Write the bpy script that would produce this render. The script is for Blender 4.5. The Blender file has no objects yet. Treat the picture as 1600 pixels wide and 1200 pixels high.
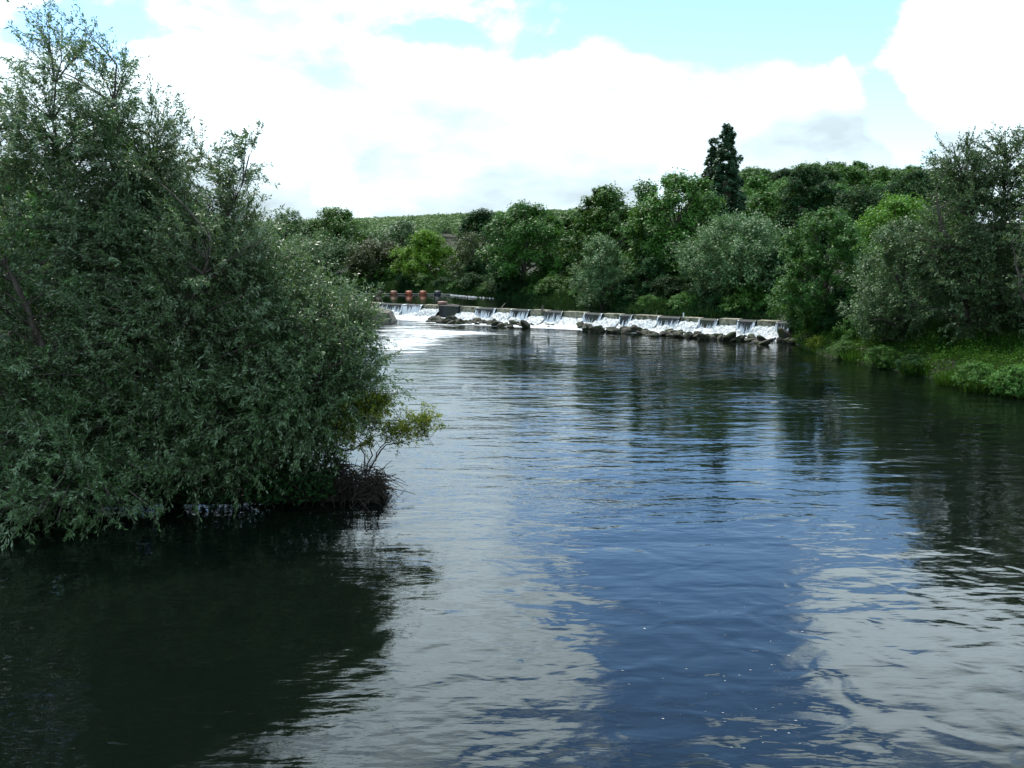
import bpy, math
import numpy as np
from mathutils import Vector

R_ = np.random.default_rng(11)
scene = bpy.context.scene
COL = scene.collection

# ---------------------------------------------------------------- camera
CAM_H = 7.0
F = 1600.0                                   # focal length in units of a 1600 px wide frame
PITCH = math.atan(200.0 / F)
cam_d = bpy.data.cameras.new("camera")
cam = bpy.data.objects.new("camera", cam_d)
COL.objects.link(cam)
cam_d.sensor_width = 36.0
cam_d.lens = 36.0
cam_d.clip_start = 0.1
cam_d.clip_end = 6000.0
cam.location = (0, 0, CAM_H)
cam.rotation_euler = (math.pi / 2 - PITCH, 0, 0)
scene.camera = cam
scene.render.engine = 'CYCLES'
scene.view_settings.view_transform = 'Standard'
scene.view_settings.look = 'None'
scene.view_settings.gamma = 1.0
scene.view_settings.use_curve_mapping = False
scene.view_settings.exposure = 1.0
scene.cycles.use_denoising = True
scene.cycles.max_bounces = 6
scene.cycles.transparent_max_bounces = 12
scene.cycles.diffuse_bounces = 3
scene.cycles.glossy_bounces = 3
scene.cycles.transmission_bounces = 3
scene.cycles.caustics_reflective = False
scene.cycles.caustics_refractive = False
scene.cycles.sample_clamp_indirect = 4.0

def ray(px, py):
    u = (px - 800.0) / F
    v = (600.0 - py) / F
    c, s = math.cos(PITCH), math.sin(PITCH)
    return np.array([u, c + v * s, -s + v * c])
def at(px, py, Y):
    d = ray(px, py)
    return np.array([0, 0, CAM_H]) + d * (Y / d[1])
def gnd(px, py, z=0.0):
    d = ray(px, py)
    return np.array([0, 0, CAM_H]) + d * ((z - CAM_H) / d[2])

# ---------------------------------------------------------------- sky and sun
SUN_EL, SUN_AZ = 57.0, -22.0                  # azimuth from +Y towards +X
world = bpy.data.worlds.new("World")
scene.world = world
world.use_nodes = True

class NT:
    """little helper that writes math as nodes"""
    def __init__(s, tree):
        s.t = tree; s.n = tree.nodes; s.l = tree.links
    def new(s, kind, **kw):
        nd = s.n.new(kind)
        for k, v in kw.items():
            setattr(nd, k, v)
        return nd
    def put(s, sock, v):
        if hasattr(v, 'is_linked') or hasattr(v, 'links'):
            s.l.new(v, sock)
        else:
            sock.default_value = v
    def m(s, op, a, b=None, c=None, clamp=False):
        nd = s.n.new('ShaderNodeMath'); nd.operation = op; nd.use_clamp = clamp
        for i, v in enumerate((a, b, c)):
            if v is not None:
                s.put(nd.inputs[i], v)
        return nd.outputs[0]
    def smooth(s, v, lo, hi, a=0.0, b=1.0):
        nd = s.n.new('ShaderNodeMapRange'); nd.interpolation_type = 'SMOOTHSTEP'
        s.put(nd.inputs['Value'], v)
        s.put(nd.inputs['From Min'], lo); s.put(nd.inputs['From Max'], hi)
        s.put(nd.inputs['To Min'], a); s.put(nd.inputs['To Max'], b)
        return nd.outputs[0]
    def lin(s, v, lo, hi, a=0.0, b=1.0):
        nd = s.n.new('ShaderNodeMapRange')
        s.put(nd.inputs['Value'], v)
        s.put(nd.inputs['From Min'], lo); s.put(nd.inputs['From Max'], hi)
        s.put(nd.inputs['To Min'], a); s.put(nd.inputs['To Max'], b)
        return nd.outputs[0]
    def mix(s, f, a, b):
        nd = s.n.new('ShaderNodeMix'); nd.data_type = 'RGBA'
        s.put(nd.inputs[0], f); s.put(nd.inputs[6], a); s.put(nd.inputs[7], b)
        return nd.outputs[2]
    def noise(s, vec, scale, detail=3.0, rough=0.5, lac=2.0, dist=0.0):
        nd = s.n.new('ShaderNodeTexNoise')
        if vec is not None:
            s.l.new(vec, nd.inputs['Vector'])
        nd.inputs['Scale'].default_value = scale
        nd.inputs['Detail'].default_value = detail
        nd.inputs['Roughness'].default_value = rough
        nd.inputs['Lacunarity'].default_value = lac
        nd.inputs['Distortion'].default_value = dist
        return nd.outputs[0]
    def mapping(s, vec, scale=(1, 1, 1), rot=(0, 0, 0), loc=(0, 0, 0)):
        nd = s.n.new('ShaderNodeMapping')
        s.l.new(vec, nd.inputs[0])
        nd.inputs['Location'].default_value = loc
        nd.inputs['Rotation'].default_value = rot
        nd.inputs['Scale'].default_value = scale
        return nd.outputs[0]

def c4(c):
    return (c[0], c[1], c[2], 1.0)

def build_world():
    t = NT(world.node_tree)
    for nd in list(t.n):
        t.n.remove(nd)
    out = t.new('ShaderNodeOutputWorld')
    bg = t.new('ShaderNodeBackground')
    t.l.new(bg.outputs[0], out.inputs[0])
    bg.inputs['Strength'].default_value = 0.136
    sky = t.new('ShaderNodeTexSky')
    sky.sky_type = 'NISHITA'
    sky.sun_disc = False
    sky.sun_elevation = math.radians(SUN_EL)
    sky.sun_rotation = math.radians(SUN_AZ)
    sky.air_density = 1.0
    sky.dust_density = 0.1
    sky.ozone_density = 4.0
    tc = t.new('ShaderNodeTexCoord')
    d = tc.outputs['Generated']
    sep = t.new('ShaderNodeSeparateXYZ'); t.l.new(d, sep.inputs[0])
    th = t.m('MULTIPLY', t.m('ARCTAN2', sep.outputs[0], sep.outputs[1]), 57.2958)
    ph = t.m('MULTIPLY', t.m('ARCSINE', sep.outputs[2]), 57.2958)
    # ragged outlines: the angles are stirred by noise before the cloud masses are placed
    wv = t.mapping(d, scale=(1, 1, 1.8), loc=(8.2, 0.6, 3.3))
    th = t.m('MULTIPLY_ADD', t.m('SUBTRACT', t.noise(wv, 4.5, 5, 0.6), 0.5), t.smooth(ph, 9.0, 16.0, 6.0, 17.0), th)
    ph0 = ph
    ph = t.m('MULTIPLY_ADD', t.m('SUBTRACT', t.noise(t.mapping(d, scale=(1, 1, 1.8), loc=(1.9, 7.7, 5.1)), 5.0, 5, 0.6), 0.5), t.smooth(ph, 9.0, 16.0, 3.5, 8.0), ph)
    def ang(px, py, refl):
        v = ray(px, py); v = v / np.linalg.norm(v)
        return math.degrees(math.atan2(v[0], v[1])), math.degrees(math.asin(v[2])) * (-1 if refl else 1)
    # (x, y, half width, half height, weight, seen mirrored in the water)
    blobs = [
        (1180, 5, 300, 120, -1.3, 0), (1418, 140, 80, 150, -1.5, 0), (90, 30, 130, 45, -0.75, 0), (640, 5, 150, 40, -0.5, 0),
        (300, 150, 60, 40, -0.3, 0), (770, 50, 160, 30, -0.5, 0),
        (1205, 160, 95, 95, 0.9, 0), (1320, 190, 85, 90, 1.0, 0), (1545, 60, 165, 115, 1.9, 0), (1570, 190, 60, 40, 0.5, 0),
        (940, 120, 130, 90, 0.6, 0),
        (900, 850, 260, 110, -0.75, 1), (1080, 1010, 210, 280, -0.85, 1), (1250, 800, 130, 80, -0.45, 1), (800, 1230, 150, 50, -0.4, 1),
        (600, 960, 330, 210, 0.75, 1), (770, 1060, 210, 170, 0.55, 1), (560, 1180, 280, 150, 0.6, 1),
        (1420, 1045, 250, 140, 0.85, 1), (1300, 930, 140, 70, 0.3, 1), (1490, 900, 190, 130, 0.5, 1),
        (1330, 1165, 180, 40, -0.4, 1), (1200, 1235, 200, 60, 0.6, 1),
    ]
    tot = None
    for (x, y, a, b, w, rf) in blobs:
        t0, p0 = ang(x, y, rf)
        k = 57.2958 / F
        u = t.m('MULTIPLY_ADD', th, 1 / (a * k), -t0 / (a * k))
        v = t.m('MULTIPLY_ADD', ph, 1 / (b * k), -p0 / (b * k))
        r2 = t.m('MULTIPLY_ADD', u, u, t.m('MULTIPLY', v, v))
        f = t.m('MULTIPLY', t.m('SUBTRACT', 1.0, r2, clamp=True), w * 0.75)
        tot = f if tot is None else t.m('ADD', tot, f)
    ph = ph0
    base = t.smooth(ph, 7.0, 18.0, 0.86, 0.50)
    vec = t.mapping(d, scale=(1, 1, 1.9), loc=(3.1, 1.7, 0.4))
    n1 = t.noise(vec, 7.0, 8.0, 0.56, 2.1, 0.25)
    cover = t.m('ADD', t.m('ADD', base, tot), t.m('MULTIPLY', t.m('SUBTRACT', n1, 0.5), 2.3))
    soft = t.smooth(ph, 10.0, 18.0, 0.19, 0.30)
    mask = t.smooth(cover, t.m('SUBTRACT', 0.54, soft), t.m('ADD', 0.54, soft))
    # cloud brightness: thick parts a little greyer, lower clouds hazier
    n2 = t.noise(t.mapping(d, scale=(1, 1, 2.2), loc=(0.3, 5.2, 2.0)), 5.0, 5.0, 0.55)
    K = 1.0 / (0.136 * 2 ** 1.0)
    lvl = t.m('ADD', t.smooth(ph, 3.0, 12.0, 1.30 * K, 1.90 * K), t.smooth(ph, 13.0, 21.0, 0.0, 0.75 * K))
    shade = t.lin(n2, 0.37, 0.62, 0.58, 1.12)
    br = t.m('MULTIPLY', lvl, shade)
    cc = t.new('ShaderNodeVectorMath', operation='SCALE')
    cc.inputs[0].default_value = (0.80, 0.98, 1.07)
    t.l.new(br, cc.inputs['Scale'])
    hsv = t.new('ShaderNodeHueSaturation'); hsv.inputs['Saturation'].default_value = 1.12
    t.l.new(sky.outputs[0], hsv.inputs['Color'])
    # haze whitens the clear sky towards the horizon
    skyc = t.mix(t.smooth(ph, 3.0, 24.0, 0.28, 0.0), hsv.outputs[0], (0.66 * K, 0.86 * K, 0.93 * K, 1))
    col = t.mix(mask, skyc, cc.outputs[0])
    t.l.new(col, bg.inputs['Color'])
build_world()

sun_d = bpy.data.lights.new("sun", 'SUN')
sun_d.energy = 3.1
sun_d.angle = math.radians(0.5)
sun_d.color = (1.0, 0.95, 0.87)
sun = bpy.data.objects.new("sun", sun_d)
COL.objects.link(sun)
_e, _a = math.radians(SUN_EL), math.radians(SUN_AZ)
SUNV = Vector((math.sin(_a) * math.cos(_e), math.cos(_a) * math.cos(_e), math.sin(_e)))
sun.rotation_euler = SUNV.to_track_quat('Z', 'Y').to_euler()
sun.location = (-60, 40, 90)

# ---------------------------------------------------------------- object helpers
def mesh(name, verts, faces, mat=None, attr=None, smooth=False):
    """faces: (n,3) or (n,4) int array, or a list of such arrays"""
    me = bpy.data.meshes.new(name)
    verts = np.asarray(verts, dtype=np.float32)
    fl = faces if isinstance(faces, list) else [faces]
    fl = [np.asarray(f, dtype=np.int32) for f in fl if len(f)]
    nl = sum(f.size for f in fl); nf = sum(len(f) for f in fl)
    me.vertices.add(len(verts)); me.vertices.foreach_set('co', verts.ravel())
    me.loops.add(nl); me.loops.foreach_set('vertex_index', np.concatenate([f.ravel() for f in fl]))
    me.polygons.add(nf)
    tot = np.concatenate([np.full(len(f), f.shape[1], dtype=np.int32) for f in fl])
    st = np.concatenate([[0], np.cumsum(tot)[:-1]]).astype(np.int32)
    me.polygons.foreach_set('loop_start', st)
    me.polygons.foreach_set('loop_total', tot)
    if smooth:
        me.polygons.foreach_set('use_smooth', np.ones(nf, dtype=bool))
    me.update(calc_edges=True)
    me.validate()
    if attr:
        for k, v in attr.items():
            a = me.attributes.new(k, 'FLOAT', 'POINT')
            a.data.foreach_set('value', np.asarray(v, dtype=np.float32))
    if mat:
        me.materials.append(mat)
    return me

def link(name, me, parent=None, loc=None):
    o = bpy.data.objects.new(name, me)
    COL.objects.link(o)
    if loc is not None:
        o.location = loc
    if parent is not None:
        o.parent = parent
    return o

def tag(o, label=None, cat=None, group=None, kind=None):
    if label: o['label'] = label
    if cat: o['category'] = cat
    if group: o['group'] = group
    if kind: o['kind'] = kind
    return o

def thing(name, label, cat, loc, group=None, rz=0.0, sc=1.0):
    o = bpy.data.objects.new(name, None)
    COL.objects.link(o)
    o.empty_display_size = 0.3
    o.location = loc
    o.rotation_euler = (0, 0, rz)
    o.scale = (sc, sc, sc) if np.isscalar(sc) else sc
    return tag(o, label, cat, group)

class MB:
    """collects polygons (triangles and quads) in numpy lists"""
    def __init__(s):
        s.v = []; s.q = []; s.t = []; s.n = 0
    def add(s, v, q=None, t=None):
        v = np.asarray(v, float).reshape(-1, 3)
        if q is not None and len(q): s.q.append(np.asarray(q, int).reshape(-1, 4) + s.n)
        if t is not None and len(t): s.t.append(np.asarray(t, int).reshape(-1, 3) + s.n)
        s.v.append(v); s.n += len(v)
    def box(s, p8):
        s.add(p8, q=[(0, 3, 2, 1), (4, 5, 6, 7), (0, 1, 5, 4), (1, 2, 6, 5), (2, 3, 7, 6), (3, 0, 4, 7)])
    def build(s, name, mat, off=(0, 0, 0), smooth=False):
        f = []
        if s.q: f.append(np.concatenate(s.q))
        if s.t: f.append(np.concatenate(s.t))
        return mesh(name, np.concatenate(s.v) - np.asarray(off), f, mat, smooth=smooth)

def nrm(a):
    return a / np.maximum(np.linalg.norm(a, axis=-1, keepdims=True), 1e-9)

def tubes(P, Rad, k=5):
    """P (n,m,3) polylines, Rad (n,m) -> verts, quads"""
    P = np.asarray(P, float); Rad = np.asarray(Rad, float)
    n, m, _ = P.shape
    T = np.empty_like(P)
    T[:, 1:-1] = P[:, 2:] - P[:, :-2]; T[:, 0] = P[:, 1] - P[:, 0]; T[:, -1] = P[:, -1] - P[:, -2]
    T = nrm(T)
    ref = np.where(np.abs(T[..., 2:3]) > 0.9, np.array([1.0, 0, 0]), np.array([0, 0, 1.0]))
    A = nrm(np.cross(T, ref)); B = np.cross(T, A)
    ang = np.arange(k) * 2 * np.pi / k
    V = P[:, :, None, :] + Rad[:, :, None, None] * (np.cos(ang)[None, None, :, None] * A[:, :, None, :] + np.sin(ang)[None, None, :, None] * B[:, :, None, :])
    i = np.arange(n)[:, None, None] * (m * k); j = np.arange(m - 1)[None, :, None] * k; a = np.arange(k)[None, None, :]
    b = (a + 1) % k
    q = np.stack([i + j + a, i + j + b, i + j + k + b, i + j + k + a], -1).reshape(-1, 4)
    return V.reshape(-1, 3), q

def bez(a, b, c, m):
    """quadratic curves, a b c (n,3) -> (n,m,3)"""
    t = np.linspace(0, 1, m)[None, :, None]
    return (1 - t) ** 2 * a[:, None] + 2 * t * (1 - t) * b[:, None] + t ** 2 * c[:, None]

def leaf_mesh(name, P, D, N, L, W, tone, mat, curl=0.12, tri=False):
    """rhombic leaves: base P, direction D, face normal N, length L, width W"""
    n = len(P)
    D = nrm(D); S = nrm(np.cross(D, N)); N = np.cross(S, D)
    L = L[:, None]; W = W[:, None]
    if tri:                                  # distant leaves: one pointed triangle each
        V = np.empty((n, 3, 3))
        V[:, 0] = P + S * W * 0.5; V[:, 1] = P + D * L; V[:, 2] = P - S * W * 0.5
        return mesh(name, V.reshape(-1, 3), np.arange(n * 3).reshape(n, 3), mat, attr={'tone': np.repeat(tone, 3)})
    mid = P + D * L * 0.45
    V = np.empty((n, 4, 3))
    V[:, 0] = P
    V[:, 1] = mid + S * W * 0.5 + N * W * curl
    V[:, 2] = P + D * L - N * L * curl * 0.6
    V[:, 3] = mid - S * W * 0.5 + N * W * curl
    q = np.arange(n * 4).reshape(n, 4)
    return mesh(name, V.reshape(-1, 3), q, mat, attr={'tone': np.repeat(tone, 4)})

def unit(rng, n):
    return nrm(rng.normal(size=(n, 3)))

# ---------------------------------------------------------------- materials
def new_mat(name):
    m = bpy.data.materials.new(name); m.use_nodes = True
    t = NT(m.node_tree)
    for nd in list(t.n): t.n.remove(nd)
    out = t.new('ShaderNodeOutputMaterial')
    return m, t, out

def leaf_mat(name, lo, mid, hi, rough=0.5, spec=0.35, trans=0.3, var=0.18):
    m, t, out = new_mat(name)
    at_ = t.new('ShaderNodeAttribute'); at_.attribute_name = 'tone'
    oi = t.new('ShaderNodeObjectInfo')
    r = t.new('ShaderNodeValToRGB')
    e = r.color_ramp.elements
    e[0].position = 0.0; e[0].color = c4(lo)
    e[1].position = 1.0; e[1].color = c4(hi)
    x = e.new(0.5); x.color = c4(mid)
    t.l.new(at_.outputs['Fac'], r.inputs[0])
    hs = t.new('ShaderNodeHueSaturation')
    t.l.new(r.outputs[0], hs.inputs['Color'])
    t.l.new(t.lin(oi.outputs['Random'], 0, 1, 0.5 - var * 0.03, 0.5 + var * 0.05), hs.inputs['Hue'])
    t.l.new(t.lin(oi.outputs['Random'], 0, 1, 1 - var, 1 + var), hs.inputs['Value'])
    pb = t.new('ShaderNodeBsdfPrincipled')
    t.l.new(hs.outputs[0], pb.inputs['Base Color'])
    pb.inputs['Roughness'].default_value = rough
    pb.inputs['Specular IOR Level'].default_value = spec
    tr = t.new('ShaderNodeBsdfTranslucent')
    mx = t.mix(0.35, hs.outputs[0], (0.10, 0.16, 0.02, 1))
    t.l.new(mx, tr.inputs['Color'])
    ms = t.new('ShaderNodeMixShader'); ms.inputs[0].default_value = trans
    t.l.new(pb.outputs[0], ms.inputs[1]); t.l.new(tr.outputs[0], ms.inputs[2])
    t.l.new(ms.outputs[0], out.inputs[0])
    return m

def rough_mat(name, c1, c2, scale, rough=0.85, bump=0.03, c3=None, spec=0.3, obj=True, stretch=(1, 1, 1)):
    m, t, out = new_mat(name)
    tc = t.new('ShaderNodeTexCoord')
    v = t.mapping(tc.outputs['Object'], scale=stretch)
    n1 = t.noise(v, scale, 6, 0.6)
    n2 = t.noise(v, scale * 5.3, 4, 0.6)
    f = t.m('ADD', t.m('MULTIPLY', n1, 0.7), t.m('MULTIPLY', n2, 0.3))
    col = t.mix(t.smooth(f, 0.38, 0.62), c4(c1), c4(c2))
    if c3 is not None:
        n3 = t.noise(v, scale * 0.6, 3, 0.6)
        col = t.mix(t.smooth(n3, 0.48, 0.62), col, c4(c3))
    pb = t.new('ShaderNodeBsdfPrincipled')
    t.l.new(col, pb.inputs['Base Color'])
    pb.inputs['Roughness'].default_value = rough
    pb.inputs['Specular IOR Level'].default_value = spec
    b = t.new('ShaderNodeBump'); b.inputs['Distance'].default_value = bump
    t.l.new(f, b.inputs['Height']); t.l.new(b.outputs[0], pb.inputs['Normal'])
    t.l.new(pb.outputs[0], out.inputs[0])
    return m

def water_mat(name, amp, calm=True):
    m, t, out = new_mat(name)
    tc = t.new('ShaderNodeTexCoord')
    o = tc.outputs['Object']
    big = t.noise(t.mapping(o, scale=(0.45, 1.0, 1), rot=(0, 0, 0.10)), 0.80, 1.6, 0.42, 2.0, 0.25)
    mid = t.noise(t.mapping(o, scale=(0.42, 1.0, 1), rot=(0, 0, -0.16), loc=(7, 3, 0)), 2.5, 2.0, 0.5, 2.0, 0.4)
    fine = t.noise(t.mapping(o, scale=(0.45, 1.0, 1), rot=(0, 0, 0.3)), 9.0, 2.0, 0.5)
    patch = t.noise(t.mapping(o, scale=(0.7, 1.0, 1), loc=(2.3, 9.1, 0)), 0.075, 2.5, 0.5)
    sep = t.new('ShaderNodeSeparateXYZ'); t.l.new(o, sep.inputs[0])
    # the tail of the weir ruffles the water, the pool by the bridge lies calmer
    ruff = t.smooth(sep.outputs[1], 16.0, 42.0, 0.50, 1.0)
    pm = t.smooth(patch, 0.36, 0.66, 0.35, 1.25)
    fm = t.smooth(patch, 0.46, 0.64, 0.35, 1.2)
    h = t.m('MULTIPLY', t.m('SUBTRACT', big, 0.5), 1.0)
    h = t.m('MULTIPLY_ADD', t.m('SUBTRACT', mid, 0.5), 0.34, h)
    h = t.m('MULTIPLY', h, pm)
    h = t.m('MULTIPLY_ADD', t.m('MULTIPLY', t.m('SUBTRACT', fine, 0.5), 0.085), fm, h)
    h = t.m('MULTIPLY', h, ruff if calm else 0.8)
    if calm:
        swirl = t.noise(t.mapping(o, scale=(0.95, 0.95, 1), rot=(0, 0, 0.3), loc=(4, 1, 0)), 1.0, 1.5, 0.45, 2.0, 0.6)
        h = t.m('MULTIPLY_ADD', t.m('SUBTRACT', swirl, 0.5), t.smooth(sep.outputs[1], 17.0, 34.0, 0.40, 0.0), h)
    pb = t.new('ShaderNodeBsdfPrincipled')
    pb.inputs['Base Color'].default_value = (0.0022, 0.0040, 0.0026, 1)
    pb.inputs['Roughness'].default_value = 0.02
    pb.inputs['IOR'].default_value = 1.333
    b = t.new('ShaderNodeBump'); b.inputs['Distance'].default_value = amp
    b.inputs['Strength'].default_value = 1.0
    t.l.new(h, b.inputs['Height']); t.l.new(b.outputs[0], pb.inputs['Normal'])
    t.l.new(pb.outputs[0], out.inputs[0])
    return m

M = {}
M['willow'] = leaf_mat('willow_leaf', (0.040, 0.088, 0.022), (0.088, 0.172, 0.050), (0.26, 0.34, 0.20), rough=0.42, spec=0.45, trans=0.34)
M['willow_grey'] = leaf_mat('grey_willow_leaf', (0.036, 0.080, 0.022), (0.075, 0.145, 0.046), (0.16, 0.23, 0.11), rough=0.5, spec=0.25, trans=0.22)
M['broad'] = leaf_mat('broad_leaf', (0.021, 0.064, 0.010), (0.054, 0.140, 0.020), (0.11, 0.225, 0.034), spec=0.12, trans=0.25)
M['fresh'] = leaf_mat('fresh_leaf', (0.020, 0.072, 0.010), (0.046, 0.140, 0.020), (0.09, 0.225, 0.036), spec=0.15, trans=0.3)
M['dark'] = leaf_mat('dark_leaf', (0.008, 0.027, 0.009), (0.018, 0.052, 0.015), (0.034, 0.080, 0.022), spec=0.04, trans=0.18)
M['light'] = leaf_mat('light_leaf', (0.048, 0.115, 0.010), (0.090, 0.205, 0.016), (0.150, 0.290, 0.032), spec=0.12, trans=0.38)
M['lime'] = leaf_mat('lime_leaf', (0.075, 0.165, 0.012), (0.125, 0.265, 0.020), (0.19, 0.35, 0.04), spec=0.1, trans=0.42)
M['olive'] = leaf_mat('olive_leaf', (0.022, 0.036, 0.012), (0.042, 0.058, 0.018), (0.066, 0.085, 0.026), spec=0.1, trans=0.22)
M['poplar'] = leaf_mat('poplar_leaf', (0.018, 0.048, 0.020), (0.036, 0.082, 0.034), (0.075, 0.130, 0.06), rough=0.45, spec=0.2, trans=0.18)
M['yellow'] = leaf_mat('yellow_leaf', (0.10, 0.155, 0.014), (0.21, 0.275, 0.028), (0.36, 0.40, 0.06), spec=0.15, trans=0.5)
M['grass'] = leaf_mat('grass_blade', (0.016, 0.050, 0.006), (0.040, 0.105, 0.010), (0.072, 0.150, 0.018), spec=0.06, trans=0.3)
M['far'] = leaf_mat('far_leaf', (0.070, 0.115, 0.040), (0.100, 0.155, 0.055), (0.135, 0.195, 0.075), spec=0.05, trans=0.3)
M['bark'] = rough_mat('bark', (0.045, 0.035, 0.025), (0.11, 0.095, 0.075), 6.0, 0.9, 0.02, stretch=(1, 1, 0.25))
M['twig'] = rough_mat('twig', (0.05, 0.045, 0.03), (0.085, 0.085, 0.05), 5.0, 0.7, 0.002)
M['dead'] = rough_mat('dead_wood', (0.10, 0.085, 0.065), (0.22, 0.19, 0.15), 9.0, 0.85, 0.004, stretch=(1, 1, 0.3))
M['brush'] = rough_mat('brushwood', (0.010, 0.008, 0.005), (0.034, 0.026, 0.016), 5.0, 0.95, 0.004)
M['soil'] = rough_mat('bank_soil', (0.014, 0.020, 0.007), (0.026, 0.040, 0.010), 0.9, 0.95, 0.12, c3=(0.018, 0.014, 0.009))
M['mud'] = rough_mat('island_mud', (0.010, 0.008, 0.005), (0.022, 0.017, 0.011), 1.8, 0.9, 0.08)
M['concrete'] = rough_mat('weathered_concrete', (0.13, 0.12, 0.08), (0.28, 0.255, 0.175), 2.4, 0.85, 0.03, c3=(0.06, 0.065, 0.035))
M['wet'] = rough_mat('wet_concrete', (0.012, 0.015, 0.015), (0.030, 0.034, 0.032), 1.4, 0.6, 0.03, c3=(0.028, 0.034, 0.020), spec=0.12)
M['block'] = rough_mat('stained_stone', (0.09, 0.082, 0.062), (0.19, 0.17, 0.13), 1.1, 0.9, 0.05, c3=(0.055, 0.058, 0.035))
M['rock'] = rough_mat('mossy_rock', (0.014, 0.014, 0.010), (0.055, 0.048, 0.030), 2.2, 0.8, 0.08, c3=(0.030, 0.042, 0.010))
M['cable'] = rough_mat('cable', (0.25, 0.26, 0.26), (0.38, 0.38, 0.36), 8.0, 0.6, 0.002)
def paint(name, c):
    d_ = tuple(x * 0.62 for x in c)
    return rough_mat(name, c, d_, 2.6, 0.55, 0.01)

# ================================================================ the setting
# weir line Y = WA + WB * X
WB = -0.912; WA = 121.5 + WB * 15.3
CREST, POOL = 1.45, 1.37
def weir_x(px):
    k = (px - 800.0) / F
    return k * WA / (1 - k * WB)
WT = np.array([1.0, WB]) / math.hypot(1, WB)
WN = np.array([WT[1], -WT[0]])                # points downstream, to the camera
if WN[1] > 0: WN = -WN
def wp(x, n, z):
    """point on the weir: at its line position x, n metres downstream, height z"""
    return np.array([x + WN[0] * n, WA + WB * x + WN[1] * n, z])
W_L, W_R = -27.0, 23.6

LOWER = np.array([(34, -60), (32, 10), (29.5, 30), (27.2, 42), (25.8, 51), (25.0, 57), (24.1, 62), (22.8, 70), (22.1, 77), (22.6, 82), (W_R, WA + WB * W_R),
                  (W_L, WA + WB * W_L), (-31, 112), (-33, 80), (-34, 50), (-38, 10), (-40, -60)], float)
UPPER = np.array([(W_R, WA + WB * W_R), (23.2, 92.7), (18, 97), (12.9, 103), (8.0, 121), (0, 139), (-11, 156), (-17, 168), (-22, 174), (-35, 180), (-60, 187), (-110, 192),
                  (-110, 150), (-60, 142), (-38, 136), (W_L, WA + WB * W_L)], float)
ISLAND = np.array([(-3.9, 29.7), (-4.4, 29.1), (-6.5, 28.6), (-10, 28.4), (-15, 28.0), (-22, 27.6), (-27, 28.4), (-27, 32), (-18, 33.5), (-10, 32.5), (-5.8, 31.3)], float)

def sdist(poly, X, Y):
    """signed distance, negative inside"""
    x = X.ravel(); y = Y.ravel()
    d2 = np.full(x.shape, 1e18); ins = np.zeros(x.shape, bool)
    for i in range(len(poly)):
        a = poly[i]; b = poly[(i + 1) % len(poly)]
        e = b - a
        t = np.clip(((x - a[0]) * e[0] + (y - a[1]) * e[1]) / (e @ e), 0, 1)
        d2 = np.minimum(d2, (x - a[0] - t * e[0]) ** 2 + (y - a[1] - t * e[1]) ** 2)
        c = (a[1] > y) != (b[1] > y)
        with np.errstate(divide='ignore', invalid='ignore'):
            xi = (b[0] - a[0]) * (y - a[1]) / (b[1] - a[1] + 1e-12) + a[0]
        ins ^= c & (x < xi)
    return (np.sqrt(d2) * np.where(ins, -1, 1)).reshape(X.shape)

def sst(v, a, b):
    t = np.clip((v - a) / (b - a), 0, 1)
    return t * t * (3 - 2 * t)
def wob(X, Y, s, seed):
    """cheap smooth noise from summed sines"""
    r = np.random.default_rng(seed); o = 0
    for k in range(6):
        a = r.uniform(0, 2 * np.pi); f = s * r.uniform(0.6, 1.8)
        o = o + np.sin((X * math.cos(a) + Y * math.sin(a)) * f + r.uniform(0, 6.28))
    return o / 6.0

def hgt(X, Y):
    X = np.asarray(X, float); Y = np.asarray(Y, float)
    dl = sdist(LOWER, X, Y) + 0.45 * wob(X, Y, 0.7, 3); du = sdist(UPPER, X, Y)
    def bank(d): return 0.15 + 0.45 * sst(d, 0, 1.2) + 1.6 * sst(d, 0.5, 14) + 0.03 * np.maximum(d - 10, 0).clip(0, 60)
    w = np.clip(dl, 0.01, None) / (np.clip(dl, 0.01, None) + np.clip(du, 0.01, None))
    h = (1 - w) * bank(dl) + w * (POOL - 0.05 + bank(du))
    h = np.where(dl < 0, 0.15 - 1.6 * sst(-dl, -0.3, 2.5), h)
    h = np.where(du < 0, POOL - 0.9 * sst(-du, -0.5, 1.5), h)
    hill = 15.0 * np.exp(-np.abs((X - 80) / 47.0) ** 2.8 - np.abs((Y - 285) / 78.0) ** 2.4)
    ridge = (14.5 + 7.5 * sst(X, -150, 60)) * np.exp(-((Y - 640) / 150.0) ** 2) * sst(X, -900, -300)
    return h + hill + ridge + 0.12 * wob(X, Y, 0.5, 8) * (dl > 1) * (du > 1)
def hz(x, y):
    return float(hgt(np.array([x]), np.array([y]))[0])

def grid_mesh(name, xs, ys, zf, mat):
    X, Y = np.meshgrid(xs, ys)
    Z = zf(X, Y)
    nx, ny = len(xs), len(ys)
    i = np.arange(nx - 1)[None, :]; j = np.arange(ny - 1)[:, None] * nx
    q = np.stack([j + i, j + i + 1, j + nx + i + 1, j + nx + i], -1).reshape(-1, 4)
    return mesh(name, np.stack([X, Y, Z], -1).reshape(-1, 3), q, mat, smooth=True)

xs = np.unique(np.concatenate([np.linspace(-3000, -150, 24), np.linspace(-150, -45, 36), np.linspace(-45, 45, 104), np.linspace(45, 200, 50), np.linspace(200, 3000, 24)]))
ys = np.unique(np.concatenate([np.linspace(-400, 0, 10), np.linspace(0, 45, 26), np.linspace(45, 130, 96), np.linspace(130, 200, 60), np.linspace(200, 420, 40), np.linspace(420, 900, 34), np.linspace(900, 5000, 12)]))
tag(link('ground', grid_mesh('ground', xs, ys, hgt, M['soil'])), kind='structure')

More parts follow.
